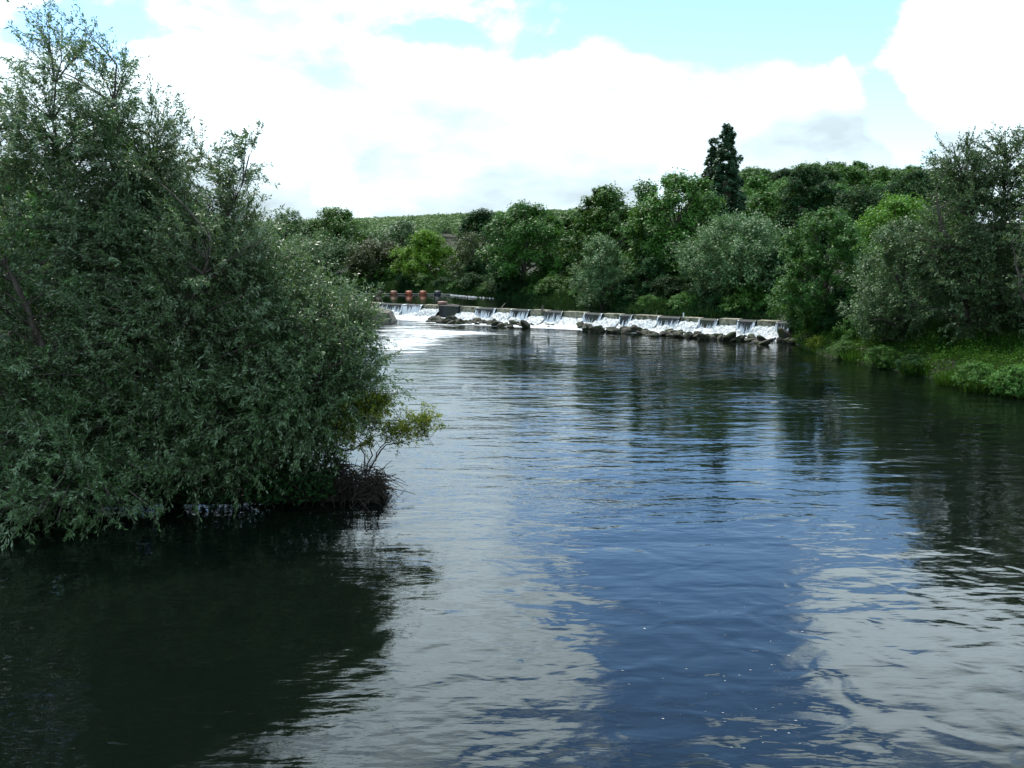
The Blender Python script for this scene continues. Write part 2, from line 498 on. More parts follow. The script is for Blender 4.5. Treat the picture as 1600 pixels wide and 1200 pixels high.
def isl_z(X, Y):
    d = -sdist(ISLAND, X, Y) + 0.25 * wob(X, Y, 1.6, 5)
    return -0.9 + 0.98 * sst(d, -0.9, 0.25) + 0.30 * sst(d, 0.2, 2.2) + 0.05 * wob(X, Y, 3.0, 6)
tag(link('island', grid_mesh('island', np.linspace(-30, -2, 110), np.linspace(24, 36, 60), isl_z, M['mud'])), kind='structure')

M['river'] = water_mat('river_water', 0.092)
M['pool'] = water_mat('pool_water', 0.03, calm=False)
def wline(x): return WA + WB * x
lo = [(-90, -80, 0), (90, -80, 0), (90, wline(90), 0), (-90, wline(-90), 0)]
tag(link('river', mesh('river', lo, np.array([(0, 1, 2, 3)]), M['river'])), kind='structure')
cen = UPPER.mean(0)
up = []
for i, p in enumerate(UPPER):
    a = UPPER[i - 1]; b = UPPER[(i + 1) % len(UPPER)]
    tg = nrm((b - a)[None])[0]; nn = np.array([tg[1], -tg[0]])
    sgn = 1.0 if sdist(UPPER, np.array([p[0] + nn[0] * 0.5]), np.array([p[1] + nn[1] * 0.5]))[0] > 0 else -1.0
    off = 0.9 if 0 < i < len(UPPER) - 1 else 0.0
    up.append((p[0] + sgn * nn[0] * off, p[1] + sgn * nn[1] * off, POOL))
me = bpy.data.meshes.new('upper_river'); me.from_pydata(up, [], [tuple(range(len(up)))]); me.materials.append(M['pool'])
tag(link('upper_river', me), kind='structure')

# ---------------------------------------------------------------- the weir
def white_mat():
    m, t, out = new_mat('white_water')
    tc = t.new('ShaderNodeTexCoord'); o = tc.outputs['Object']
    v = t.mapping(o, scale=(3.0, 3.0, 0.8))
    n = t.noise(v, 1.6, 5, 0.6); n2 = t.noise(o, 7.0, 4, 0.6)
    f = t.m('ADD', t.m('MULTIPLY', n, 0.65), t.m('MULTIPLY', n2, 0.35))
    col = t.mix(t.smooth(f, 0.41, 0.62), (0.14, 0.17, 0.18, 1), (0.56, 0.58, 0.56, 1))
    pb = t.new('ShaderNodeBsdfPrincipled'); t.l.new(col, pb.inputs['Base Color'])
    pb.inputs['Roughness'].default_value = 0.6
    b = t.new('ShaderNodeBump'); b.inputs['Distance'].default_value = 0.12
    t.l.new(f, b.inputs['Height']); t.l.new(b.outputs[0], pb.inputs['Normal'])
    t.l.new(pb.outputs[0], out.inputs[0])
    return m
def veil_mat():
    """a thin sheet of falling water: bright threads with gaps between them"""
    m, t, out = new_mat('water_veil')
    tc = t.new('ShaderNodeTexCoord'); o = tc.outputs['UV']
    at_ = t.new('ShaderNodeAttribute'); at_.attribute_name = 'cover'
    gx = t.new('ShaderNodeAttribute'); gx.attribute_name = 'along'
    gz = t.new('ShaderNodeAttribute'); gz.attribute_name = 'down'
    cv = t.new('ShaderNodeCombineXYZ')
    t.l.new(gx.outputs['Fac'], cv.inputs[0]); t.l.new(gz.outputs['Fac'], cv.inputs[1])
    n = t.noise(t.mapping(cv.outputs[0], scale=(6.0, 0.9, 1)), 1.5, 4, 0.62, 2.0, 0.3)
    f = t.smooth(t.m('ADD', n, t.m('SUBTRACT', at_.outputs['Fac'], 0.5)), 0.47, 0.68)
    pb = t.new('ShaderNodeBsdfPrincipled'); pb.inputs['Base Color'].default_value = (0.50, 0.54, 0.56, 1)
    pb.inputs['Roughness'].default_value = 0.45
    tr = t.new('ShaderNodeBsdfTransparent'); ms = t.new('ShaderNodeMixShader')
    t.l.new(f, ms.inputs[0]); t.l.new(tr.outputs[0], ms.inputs[1]); t.l.new(pb.outputs[0], ms.inputs[2])
    t.l.new(ms.outputs[0], out.inputs[0])
    return m
M['white'] = white_mat(); M['veil'] = veil_mat()

SEG = [(505, 530, 'D'), (530, 566, 'B'), (566, 596, 'B'), (596, 634, 'D'), (634, 663, 'S'), (663, 690, 'B'), (690, 721, 'F'), (721, 747, 'B'), (747, 778, 'D'), (778, 801, 'B'), (801, 830, 'D'),
       (830, 855, 'B'), (855, 882, 'D'), (882, 915, 'B'), (915, 944, 'D'), (944, 971, 'B'), (971, 991, 'D'), (991, 1030, 'B'), (1030, 1065, 'D'),
       (1065, 1094, 'B'), (1094, 1125, 'D'), (1125, 1155, 'B'), (1155, 1184, 'D'), (1184, 1215, 'B'), (1215, 1238, 'D')]
weir = thing('weir', 'long concrete weir stepping across the whole river with white water pouring over it', 'weir', tuple(wp(0, 0, 0)))
woff = np.array(wp(0, 0, 0))
def slab8(x0, x1, prof):
    """prof: four (n, z) corners going round; extruded from x0 to x1"""
    return np.array([wp(x0, *prof[0]), wp(x0, *prof[1]), wp(x0, *prof[2]), wp(x0, *prof[3]), wp(x1, *prof[0]), wp(x1, *prof[1]), wp(x1, *prof[2]), wp(x1, *prof[3])])
def prism(x0, x1, prof):
    k = len(prof)
    v = [wp(x0, *p) for p in prof] + [wp(x1, *p) for p in prof]
    return np.array(v), [(i, (i + 1) % k, k + (i + 1) % k, k + i) for i in range(k)], k
def prism_obj(name, x0, x1, prof, mat, parent, off):
    v, q, k = prism(x0, x1, prof)
    me = bpy.data.meshes.new(name)
    me.from_pydata([tuple(a - off) for a in v], [], [tuple(x) for x in q] + [tuple(range(k))[::-1], tuple(range(k, 2 * k))])
    me.materials.append(mat)
    return link(name, me, parent)
prism_obj('wall', W_L - 1, W_R + 1.5, [(-0.9, -1.2), (0.0, -1.2), (0.0, 1.30), (-0.9, 1.30)], M['wet'], weir, woff)

rw = np.random.default_rng(5)
V_c, Q_c, nc = [], [], 0
V_v, Q_v, A_c, A_a, A_d, nv = [], [], [], [], [], 0
def fsin(x, ph, s):
    return 0.5 * np.sin(x * 2.1 * s + ph) + 0.3 * np.sin(x * 5.3 * s + ph * 2.3) + 0.2 * np.sin(x * 11.7 * s + ph * 3.1)
def water_sheet(x0, x1, prof, nx, amp, seed, wavy=0.0):
    """grid along the weir following the (n, z) profile, roughened; prof is (k,2)"""
    r = np.random.default_rng(seed)
    xsx = np.linspace(x0, x1, nx); k = len(prof)
    V = np.zeros((nx, k, 3))
    jit = r.normal(0, 1, (nx, k)); jit = 0.5 * jit + 0.5 * np.roll(jit, 1, 1)
    ph = r.uniform(0, 6)
    for j in range(k):
        n_, z_ = prof[j]
        nn = n_ + amp * (0.6 * jit[:, j] + fsin(xsx + 0.15 * j, ph, 1.0) * 1.1) * min(1.0, j / 2.0)
        zz = z_ + amp * 0.45 * jit[:, j] * (0.4 if j == 0 else 1.0) + wavy * (fsin(xsx, ph + 1.0, 0.9) + 0.4 * fsin(xsx, ph, 3.1)) * (1 - j / (k - 1)) ** 1.3
        V[:, j, 0] = xsx + WN[0] * nn; V[:, j, 1] = WA + WB * xsx + WN[1] * nn; V[:, j, 2] = zz
    i = np.arange(nx - 1)[:, None] * k; j = np.arange(k - 1)[None, :]
    q = np.stack([i + j, i + k + j, i + k + j + 1, i + j + 1], -1).reshape(-1, 4)
    return V.reshape(-1, 3), q
def curve(pts, k):
    p = np.array(pts); t = np.linspace(0, len(p) - 1, k)
    return np.stack([np.interp(t, np.arange(len(p)), p[:, 0]), np.interp(t, np.arange(len(p)), p[:, 1])], 1)
for si, (p0, p1, ty) in enumerate(SEG):
    x0, x1 = weir_x(p0), weir_x(p1)
    dz = rw.uniform(-0.03, 0.03)
    if ty == 'B':
        top = CREST + 0.03 + dz
        prism_obj('crest_block', x0 + 0.02, x1 - 0.02, [(-0.75, 1.30), (0.16, 0.80), (0.20, 1.02), (0.14, top), (-0.70, top + 0.04)], M['concrete'], weir, woff)
        zt_ = rw.uniform(-0.20, 0.02)
        pr = curve([(0.12, 1.15 + zt_), (0.42, 1.03 + zt_), (0.80, 0.72 + zt_ * 0.6), (1.15, 0.38), (1.5, 0.10), (2.1, -0.08)], 12)
        v, q = water_sheet(x0 - 0.12, x1 + 0.12, pr, max(8, int((x1 - x0) / 0.11)), 0.075, 100 + si, 0.07)
        V_c.append(v); Q_c.append(q + nc); nc += len(v)
    else:
        top = CREST + (0.09 if ty == 'F' else 0.02) + dz
        if ty == 'F':
            prof = [(-0.6, 0.0), (0.9, -0.3), (0.62, 0.3), (0.40, top - 0.04), (0.30, top), (-0.65, top)]
        else:
            prof = [(-0.6, 0.0), (0.92, -0.3), (0.80, 0.12), (0.36, top - 0.12), (0.22, top), (-0.65, top)]
        prism_obj('spill_slab', x0 + 0.02, x1 - 0.02, prof, M['wet'], weir, woff)
        # threads of water running down the slab
        pr = curve([(-0.15, top + 0.012), (0.24, top + 0.012), (0.37, top - 0.11), (prof[2][0] + 0.03, prof[2][1]), (prof[2][0] + 0.15, 0.0)], 10)
        v, q = water_sheet(x0 + 0.03, x1 - 0.03, pr, 26, 0.006, 300 + si)
        nx = 26; k = 10
        r_rag = fsin(np.linspace(x0, x1, 26), rw.uniform(0, 6), 2.2)
        edge = np.abs(np.linspace(-1, 1, nx))[:, None] ** 6
        dn = np.linspace(0, 1, k)[None, :]
        den = {'D': 0.42, 'S': 0.56, 'F': 0.40}[ty] + rw.uniform(-0.03, 0.03)
        cov = den - 0.05 + 0.10 * r_rag[:, None] * sst(dn, 0.2, 0.6) + (0.30 * edge + 0.46 * sst(dn, 0.42, 0.82) if ty != 'F' else 0.10 * dn + 0 * edge) - 0.03
        V_v.append(v); Q_v.append(q + nv); nv += len(v)
        A_c.append(np.broadcast_to(cov, (nx, k)).ravel()); A_d.append(np.broadcast_to(dn * 1.6, (nx, k)).ravel())
        A_a.append(np.broadcast_to(np.linspace(x0, x1, nx)[:, None], (nx, k)).ravel())
        if ty != 'F':
            pr = curve([(0.62, 0.56), (0.98, 0.42), (1.35, 0.16), (1.7, 0.04), (2.2, -0.08)], 9)
            v, q = water_sheet(x0 - 0.1, x1 + 0.1, pr, max(8, int((x1 - x0) / 0.11)), 0.09, 500 + si, 0.24)
            V_c.append(v); Q_c.append(q + nc); nc += len(v)
tag(link('cascade', mesh('cascade', np.concatenate(V_c), np.concatenate(Q_c), M['white'], smooth=True)), 'white water tumbling down the face of the weir', 'white water', kind='stuff')
tag(link('water_veil', mesh('water_veil', np.concatenate(V_v), np.concatenate(Q_v), M['veil'], attr={'cover': np.concatenate(A_c), 'along': np.concatenate(A_a), 'down': np.concatenate(A_d)})),
    'thin streaks of water running down the dark weir slabs', 'falling water', kind='stuff')

# foam on the water below the weir
def foam_mat():
    m, t, out = new_mat('river_foam')
    tc = t.new('ShaderNodeTexCoord'); o = tc.outputs['Object']
    at_ = t.new('ShaderNodeAttribute'); at_.attribute_name = 'cover'
    a = t.noise(t.mapping(o, scale=(0.22, 1.0, 1), rot=(0, 0, 0.1)), 0.9, 6, 0.62, 2.0, 0.5)
    b_ = t.noise(t.mapping(o, scale=(0.35, 1.0, 1)), 3.2, 4, 0.6)
    n = t.m('ADD', t.m('MULTIPLY', a, 0.6), t.m('MULTIPLY', b_, 0.4))
    f = t.smooth(t.m('ADD', n, t.m('SUBTRACT', at_.outputs['Fac'], 0.5)), 0.455, 0.66)
    col = t.mix(t.smooth(b_, 0.35, 0.6), (0.26, 0.29, 0.31, 1), (0.58, 0.60, 0.58, 1))
    pb = t.new('ShaderNodeBsdfPrincipled'); t.l.new(col, pb.inputs['Base Color']); pb.inputs['Roughness'].default_value = 0.65
    bp = t.new('ShaderNodeBump'); bp.inputs['Distance'].default_value = 0.1
    t.l.new(n, bp.inputs['Height']); t.l.new(bp.outputs[0], pb.inputs['Normal'])
    tr = t.new('ShaderNodeBsdfTransparent'); ms = t.new('ShaderNodeMixShader')
    t.l.new(f, ms.inputs[0]); t.l.new(tr.outputs[0], ms.inputs[1]); t.l.new(pb.outputs[0], ms.inputs[2])
    t.l.new(ms.outputs[0], out.inputs[0])
    return m
M['foam'] = foam_mat()
def build_foam():
    ux = np.linspace(W_L + 1, W_R - 0.6, 260)          # along the weir
    un = np.concatenate([np.linspace(1.0, 10, 44), np.linspace(10.4, 62, 90)])
    U, N_ = np.meshgrid(ux, un)
    # the sheet fans out straight towards the camera further down
    k = sst(N_, 4, 22)
    dx = WN[0] * N_ * (1 - k) - 0.0 * k
    X = U + WN[0] * np.minimum(N_, 10) * 0.9
    Y = WA + WB * U + WN[1] * np.minimum(N_, 10) - np.maximum(N_ - 10, 0) * 0.85
    r = np.random.default_rng(9)
    cover = 0.90 - 0.58 * sst(N_, 2.0, 7.0 - 2.5 * sst(U, 0, 16)) - 0.16 * sst(N_, 6, 10)
    def lobe(px, py, a, b, w):
        g = gnd(px, py)
        return w * np.exp(-((X - g[0]) / a) ** 2 - ((Y - g[1]) / b) ** 2)
    cover = cover + lobe(632, 512, 6.5, 8, 0.36) + lobe(618, 540, 4.6, 8, 0.34) + lobe(612, 578, 3.6, 8, 0.38) + lobe(680, 526, 7, 7, 0.26) + lobe(640, 560, 5, 12, 0.16) + lobe(720, 520, 7, 3, 0.25) + lobe(860, 525, 6, 3, 0.15) + lobe(1210, 540, 3, 2.5, 0.30)
    cover = cover - 0.25 * sst(N_, 40, 55)
    bump_ = 0.22 * np.exp(-((N_ - 2.0) / 1.3) ** 2) * (0.4 + 0.6 * np.abs(wob(X, Y, 2.4, 21)) * 2 + 0.5 * r.random(X.shape))
    Z = 0.035 + np.clip(bump_, 0, 0.5) + 0.03 * r.random(X.shape) * sst(cover, 0.4, 0.9)
    nx, ny = len(ux), len(un)
    i = np.arange(nx - 1)[None, :]; j = np.arange(ny - 1)[:, None] * nx
    q = np.stack([j + i, j + i + 1, j + nx + i + 1, j + nx + i], -1).reshape(-1, 4)
    keep = cover.ravel()[q].max(1) > 0.12
    me = mesh('foam', np.stack([X, Y, Z], -1).reshape(-1, 3), q[keep], M['foam'], attr={'cover': cover.ravel()}, smooth=True)
    tag(link('foam', me), 'white foam spreading over the water below the weir', 'foam', kind='stuff')
build_foam()

# loose flecks of foam drifting in the calm water near the bridge
def flecks():
    r = np.random.default_rng(31); V = []; T = []
    for k in range(42):
        px = r.normal(1190, 45) if r.random() < 0.7 else r.uniform(1020, 1260)
        py = r.uniform(985, 1190)
        if r.random() < 0.3: px, py = px - 250 * r.random(), r.uniform(900, 1100)
        c = gnd(px, py, 0.005); s = r.uniform(0.004, 0.017); a0 = r.uniform(-0.5, 0.2)
        b = len(V) * 7
        ring = [(c[0] + s * r.uniform(1.2, 2.2) * math.cos(a) * math.cos(a0) - s * .5 * math.sin(a) * math.sin(a0), c[1] + s * r.uniform(1.2, 2) * math.cos(a) * math.sin(a0) + s * .5 * math.sin(a), 0.006) for a in np.arange(6) * math.pi / 3]
        V.append(ring + [(c[0], c[1], 0.012)])
        T += [(b + i, b + (i + 1) % 6, b + 6) for i in range(6)]
    me = mesh('foam_flecks', np.array(V).reshape(-1, 3), np.array(T), M['white'])
    tag(link('foam_flecks', me), 'tiny white foam flecks drifting on the calm blue water', 'foam', kind='stuff')
flecks()

# ---------------------------------------------------------------- abutment and things on the weir
def abutment():
    b = gnd(590, 505)
    t_ = thing('stone_abutment', 'pale stained stone block with a sloping end at the left end of the weir', 'abutment', (b[0], b[1], 0))
    Y0 = b[1]
    prof = [(-4.5, -0.6), (1.75, -0.6), (1.62, 0.15), (1.15, 1.10), (0.55, 1.28), (-4.5, 1.42)]
    v = []; 
    for y in (0.0, 0.25, 3.6, 9.5):
        for (x, z) in prof:
            v.append((x - 0.10 * (y == 0) + (0.0 if y < 9 else -1.5), y, z - (0.07 if y in (0.0,) and z > 0 else 0)))
    k = len(prof); q = []
    for s in range(3):
        for i in range(k):
            q.append((s * k + i, s * k + (i + 1) % k, (s + 1) * k + (i + 1) % k, (s + 1) * k + i))
    me = bpy.data.meshes.new('block'); me.from_pydata(v, [], q + [tuple(range(k))[::-1], tuple(range(3 * k, 4 * k))]); me.materials.append(M['block'])
    link('block', me, t_)
    cp = MB()
    cp.box(np.array([(-4.5, 0.3, 1.425), (0.45, 0.3, 1.29), (0.45, 3.4, 1.29), (-4.5, 3.4, 1.425), (-4.5, 0.3, 1.50), (0.45, 0.3, 1.36), (0.45, 3.4, 1.36), (-4.5, 3.4, 1.50)]))
    link('coping', cp.build('coping', M['concrete']), t_)
abutment()

def drum_mesh(r, L, mat):
    k = 14
    prof = [(0.0, -L / 2), (r * 0.86, -L / 2), (r, -L / 2 + 0.07), (r, -L * 0.17), (r * 1.04, -L * 0.15), (r * 1.04, L * 0.15 - 0.0), (r, L * 0.17), (r, L / 2 - 0.07), (r * 0.86, L / 2), (0.0, L / 2)]
    V = [(L_, rr * math.cos(a), rr * math.sin(a)) for (rr, L_) in prof for a in np.arange(k) * 2 * math.pi / k]
    q = [(i * k + j, i * k + (j + 1) % k, (i + 1) * k + (j + 1) % k, (i + 1) * k + j) for i in range(len(prof) - 1) for j in range(k)]
    return mesh('drum', np.array(V), np.array(q), mat)
def ring_mesh(r, x, mat):
    P = np.array([[(x, r * math.cos(a), r * math.sin(a)) for a in np.linspace(0, 2 * math.pi, 13)]])
    v, q = tubes(P, np.full((1, 13), 0.045), 5)
    return mesh('band', v, q, mat)
bcol = [((0.11, 0.075, 0.055), 'rusty brown cylindrical boom float, half hidden by the willow leaves', 592), ((0.24, 0.11, 0.06), 'faded brown-orange cylindrical boom float between the rusty one and the reddest one', 615),
        ((0.40, 0.105, 0.05), 'brightest red cylindrical boom float, in the middle of the row', 639), ((0.34, 0.105, 0.05), 'orange-red cylindrical boom float beside the dark grey one', 661),
        ((0.045, 0.05, 0.055), 'dark grey cylindrical boom float at the end of the row', 684)]
bpos = []
for c, lab, px in bcol:
    p = gnd(px, 460.5, POOL)
    bpos.append(p)
    t_ = thing('boom_float', lab, 'float', (p[0], p[1], POOL), 'boom floats across the pool above the weir', rz=R_.uniform(-0.2, 0.2))
    mt = paint('float_paint', c)
    o = link('drum', drum_mesh(0.43, 0.96, mt), t_, (0, 0, 0.16))
    for x in (-0.4, 0.4):
        link('band', ring_mesh(0.435, x, M['wet']), t_, (0, 0, 0.16))
    for sg in (1, -1):
        v, q = tubes(np.array([[(0.47 * sg, 0, 0), (0.72 * sg, 0, -0.02)]]), np.full((1, 2), 0.04), 6)
        link('axle', mesh('axle', v, q, M['cable']), t_, (0, 0, 0.16))
# cable that joins them, then a line of small white floats
endp = gnd(704, 461.3, POOL)
pts = [bpos[0] + np.array([-6, 0.6, 0])] + bpos + [endp]
P = []
for a, b in zip(pts[:-1], pts[1:]):
    for s in np.linspace(0, 1, 5)[:-1]:
        P.append(a * (1 - s) + b * s + np.array([0, 0, 0.10 + 0.10 * (2 * s - 1) ** 2]))
P.append(pts[-1] + np.array([0, 0, 0.15]))
v, q = tubes(np.array([P]), np.full((1, len(P)), 0.035), 5)
tag(link('boom_cable', mesh('boom_cable', v, q, M['cable'])), 'thin grey cable strung through the row of red and grey boom floats', 'cable')
fl = thing('float_line', 'curving line of small white floats on the dark pool above the weir', 'float line', (endp[0], endp[1], POOL))
fp = [(704, 461.0), (712, 461.8), (725, 463), (740, 464.2), (752, 465), (770, 466.3)]
fx = np.linspace(704, 772, 42); fy = np.interp(fx, [a for a, b in fp], [b for a, b in fp])
ico = bpy.data.meshes.new('small_float')
_rr = [(0.0, -1), (0.75, -0.7), (1, 0), (0.75, 0.7), (0, 1)]
_v = [(z * 0.13, r * 0.075 * math.cos(a), r * 0.075 * math.sin(a)) for r, z in _rr for a in np.arange(7) * 2 * math.pi / 7]
_q = [(i * 7 + j, i * 7 + (j + 1) % 7, (i + 1) * 7 + (j + 1) % 7, (i + 1) * 7 + j) for i in range(4) for j in range(7)]
M['float_white'] = rough_mat('white_plastic', (0.55, 0.56, 0.55), (0.75, 0.76, 0.74), 3.0, 0.5, 0.005)
sf = mesh('small_float', np.array(_v), np.array(_q), M['float_white'])
LP = []
for i, (x, y) in enumerate(zip(fx, fy)):
    g = gnd(x, y, POOL); LP.append(g - np.array(fl.location) + np.array([0, 0, 0.02]))
    if (i % 9 == 7) or (i > 24 and i % 3 != 1): continue
    o = link('small_float', sf, fl, tuple(LP[-1] + np.array([0, 0, 0.01])))
    o.rotation_euler = (0, 0, R_.uniform(-0.5, 0.5)); k = R_.uniform(0.7, 1.15); o.scale = (k, k, k)
v, q = tubes(np.array([LP]), np.full((1, len(LP)), 0.012), 4)
link('rope', mesh('rope', v, q, M['cable']), fl)

# a stranded float, a plank and sticks on the crest
p = wp(weir_x(688.5), -0.35, CREST + 0.07)
t_ = thing('stranded_float', 'faded reddish-brown drum float stranded on the weir crest', 'float', (p[0], p[1], CREST + 0.02), rz=0.1 + math.atan(WB) * 0.35)
link('drum', drum_mesh(0.24, 1.0, paint('faded_red', (0.24, 0.12, 0.09))), t_, (0, 0, 0.26))
for x in (-0.52, 0.52):
    link('end_cap', ring_mesh(0.16, x, M['concrete']), t_, (0, 0, 0.26))
p0, p1 = wp(weir_x(696), -0.3, CREST + 0.16), wp(weir_x(716), -0.25, CREST + 0.10)
b = MB(); v, q = tubes(np.array([[p0, (p0 * 0.6 + p1 * 0.4) + np.array([0, 0, 0.03]), p1]]), np.array([[0.09, 0.10, 0.07]]), 6); b.add(v, q)
tag(link('timber', b.build('timber', M['dead'], p0), loc=tuple(p0)), 'pale grey timber lodged on the crest beside the stranded float', 'timber')
def stick(name, lab, px, py0, py1, lean, r, mat, cat, n=-0.2):
    base = wp(weir_x(px), n, CREST + 0.02)
    H = (py0 - py1) / F * base[1]
    b = MB(); v, q = tubes(np.array([[base, base + np.array([lean * 0.4, 0, H * 0.5]), base + np.array([lean, 0.05, H])]]), np.array([[r, r * 0.9, r * 0.75]]), 7); b.add(v, q)
    tag(link(name, b.build(name, mat, base), loc=tuple(base)), lab, cat)
stick('dead_branch', 'pale thin stick leaning up from the weir crest', 781, 480, 472, 0.45, 0.06, M['dead'], 'branch')
stick('wooden_stub', 'short dark upright stub jammed in the weir face', 850, 489, 480.5, 0.08, 0.11, M['bark'], 'stub', n=0.3)
stick('pale_post', 'tiny pale post standing on the crest towards the right end of the weir', 1066, 495, 488.5, 0.0, 0.07, M['float_white'], 'post')

# ---------------------------------------------------------------- rocks below the weir
def ico_v(sub):
    import bmesh
    bm = bmesh.new(); bmesh.ops.create_icosphere(bm, subdivisions=sub, radius=1.0)
    bm.verts.ensure_lookup_table()
    v = np.array([x.co[:] for x in bm.verts]); f = np.array([[x.index for x in p.verts] for p in bm.faces]); bm.free()
    return v, f
IV, IF = ico_v(3)
def rock_mesh(seed):
    r = np.random.default_rng(seed); v = IV.copy()
    for k in range(15):
        n = unit(r, 1)[0]; h = r.uniform(0.45, 0.85)
        v = v - np.maximum(v @ n - h, 0)[:, None] * n[None] * 0.95
    v = v + 0.03 * unit(r, len(v)) + 0.04 * np.sin(v[:, [1, 2, 0]] * 7 + r.uniform(0, 6))
    v = v * np.array([1.0, 0.85, 0.72])
    return mesh('rock', v, IF, M['rock'])
ROCKS = [rock_mesh(40 + k) for k in range(8)]
clusters = [  # px from, to, base y from, to, count, size, label
    (667, 719, 504.5, 507.5, 13, 0.88, 'dark mossy rock in the low leftmost heap below the tall dark weir slab'),
    (726, 800, 506, 511.5, 20, 0.80, 'dark rock in the long flat heap second from the left below the weir'),
    (800, 824, 510, 512.5, 6, 0.78, 'dark rock in the small low heap in midstream, third from the left'),
    (826, 872, 510.5, 513, 10, 0.58, 'small wet rock barely showing above the foam in midstream'),
    (905, 940, 516, 520, 8, 0.85, 'big pointed dark rock in the heap near the middle of the weir'),
    (946, 976, 518, 522, 6, 0.80, 'moss-topped rounded rock between the two taller heaps'),
    (980, 1026, 520, 526, 13, 0.80, 'brownish rock in the tall crowded heap right of the moss-topped rocks'),
    (1036, 1112, 524, 531, 22, 0.78, 'green and brown mossy rock in the largest heap below the weir'),
    (1112, 1148, 530, 534, 10, 0.75, 'ochre-brown rock at the right end of the largest heap'),
    (1152, 1200, 532, 538, 13, 0.72, 'dark brown rock in the second heap from the right end of the weir'),
    (1218, 1256, 535, 539, 8, 0.60, 'wet black rock in the last heap by the right bank'),
]
rr = np.random.default_rng(77)
for (a, b, y0, y1, n, s, lab) in clusters:
    made = []
    n = int(n * 1.5)
    for k in range(n):
        px = a + (b - a) * (k + rr.random()) / n
        f_ = (px - a) / (b - a)
        py = y0 + (y1 - y0) * f_ + rr.uniform(-2.8, 0.6)
        g = gnd(px, py)
        g[1] = min(g[1], wline(g[0]) - 3.0)          # keep clear of the falling water
        sc = s * 0.86 * rr.choice([0.55, 0.75, 1.0, 1.25], p=[.28, .37, .27, .08]) * rr.uniform(0.9, 1.1)
        o = link('rock', ROCKS[rr.integers(8)], None, (g[0], g[1], sc * rr.uniform(0.10, 0.34)))
        o.rotation_euler = (rr.uniform(-0.5, 0.5), rr.uniform(-0.5, 0.5), rr.uniform(0, 6.28))
        o.scale = (sc * rr.uniform(0.9, 1.4), sc, sc * rr.uniform(0.6, 0.95))
        tag(o, lab, 'rock', 'rocks: ' + lab)
        made.append((g[0], g[1], sc, o))
    heap = lab[lab.index(' rock') + 5:].strip()
    big = max(made, key=lambda r: r[2])[3]; le = min(made, key=lambda r: r[0])[3]; ri = max(made, key=lambda r: r[0])[3]
    for o, w in ((big, 'largest rock'), (le, 'leftmost rock'), (ri, 'rightmost rock')):
        if o['label'] == lab:
            o['label'] = w + ' ' + heap
g = wp(weir_x(1243), 1.2, 0.2)
o = link('boulder', ROCKS[2], None, tuple(g)); o.scale = (1.5, 1.3, 1.25); o.rotation_euler = (0.2, 0.5, 1.0)
tag(o, 'large dark boulder closing the right end of the weir', 'boulder')

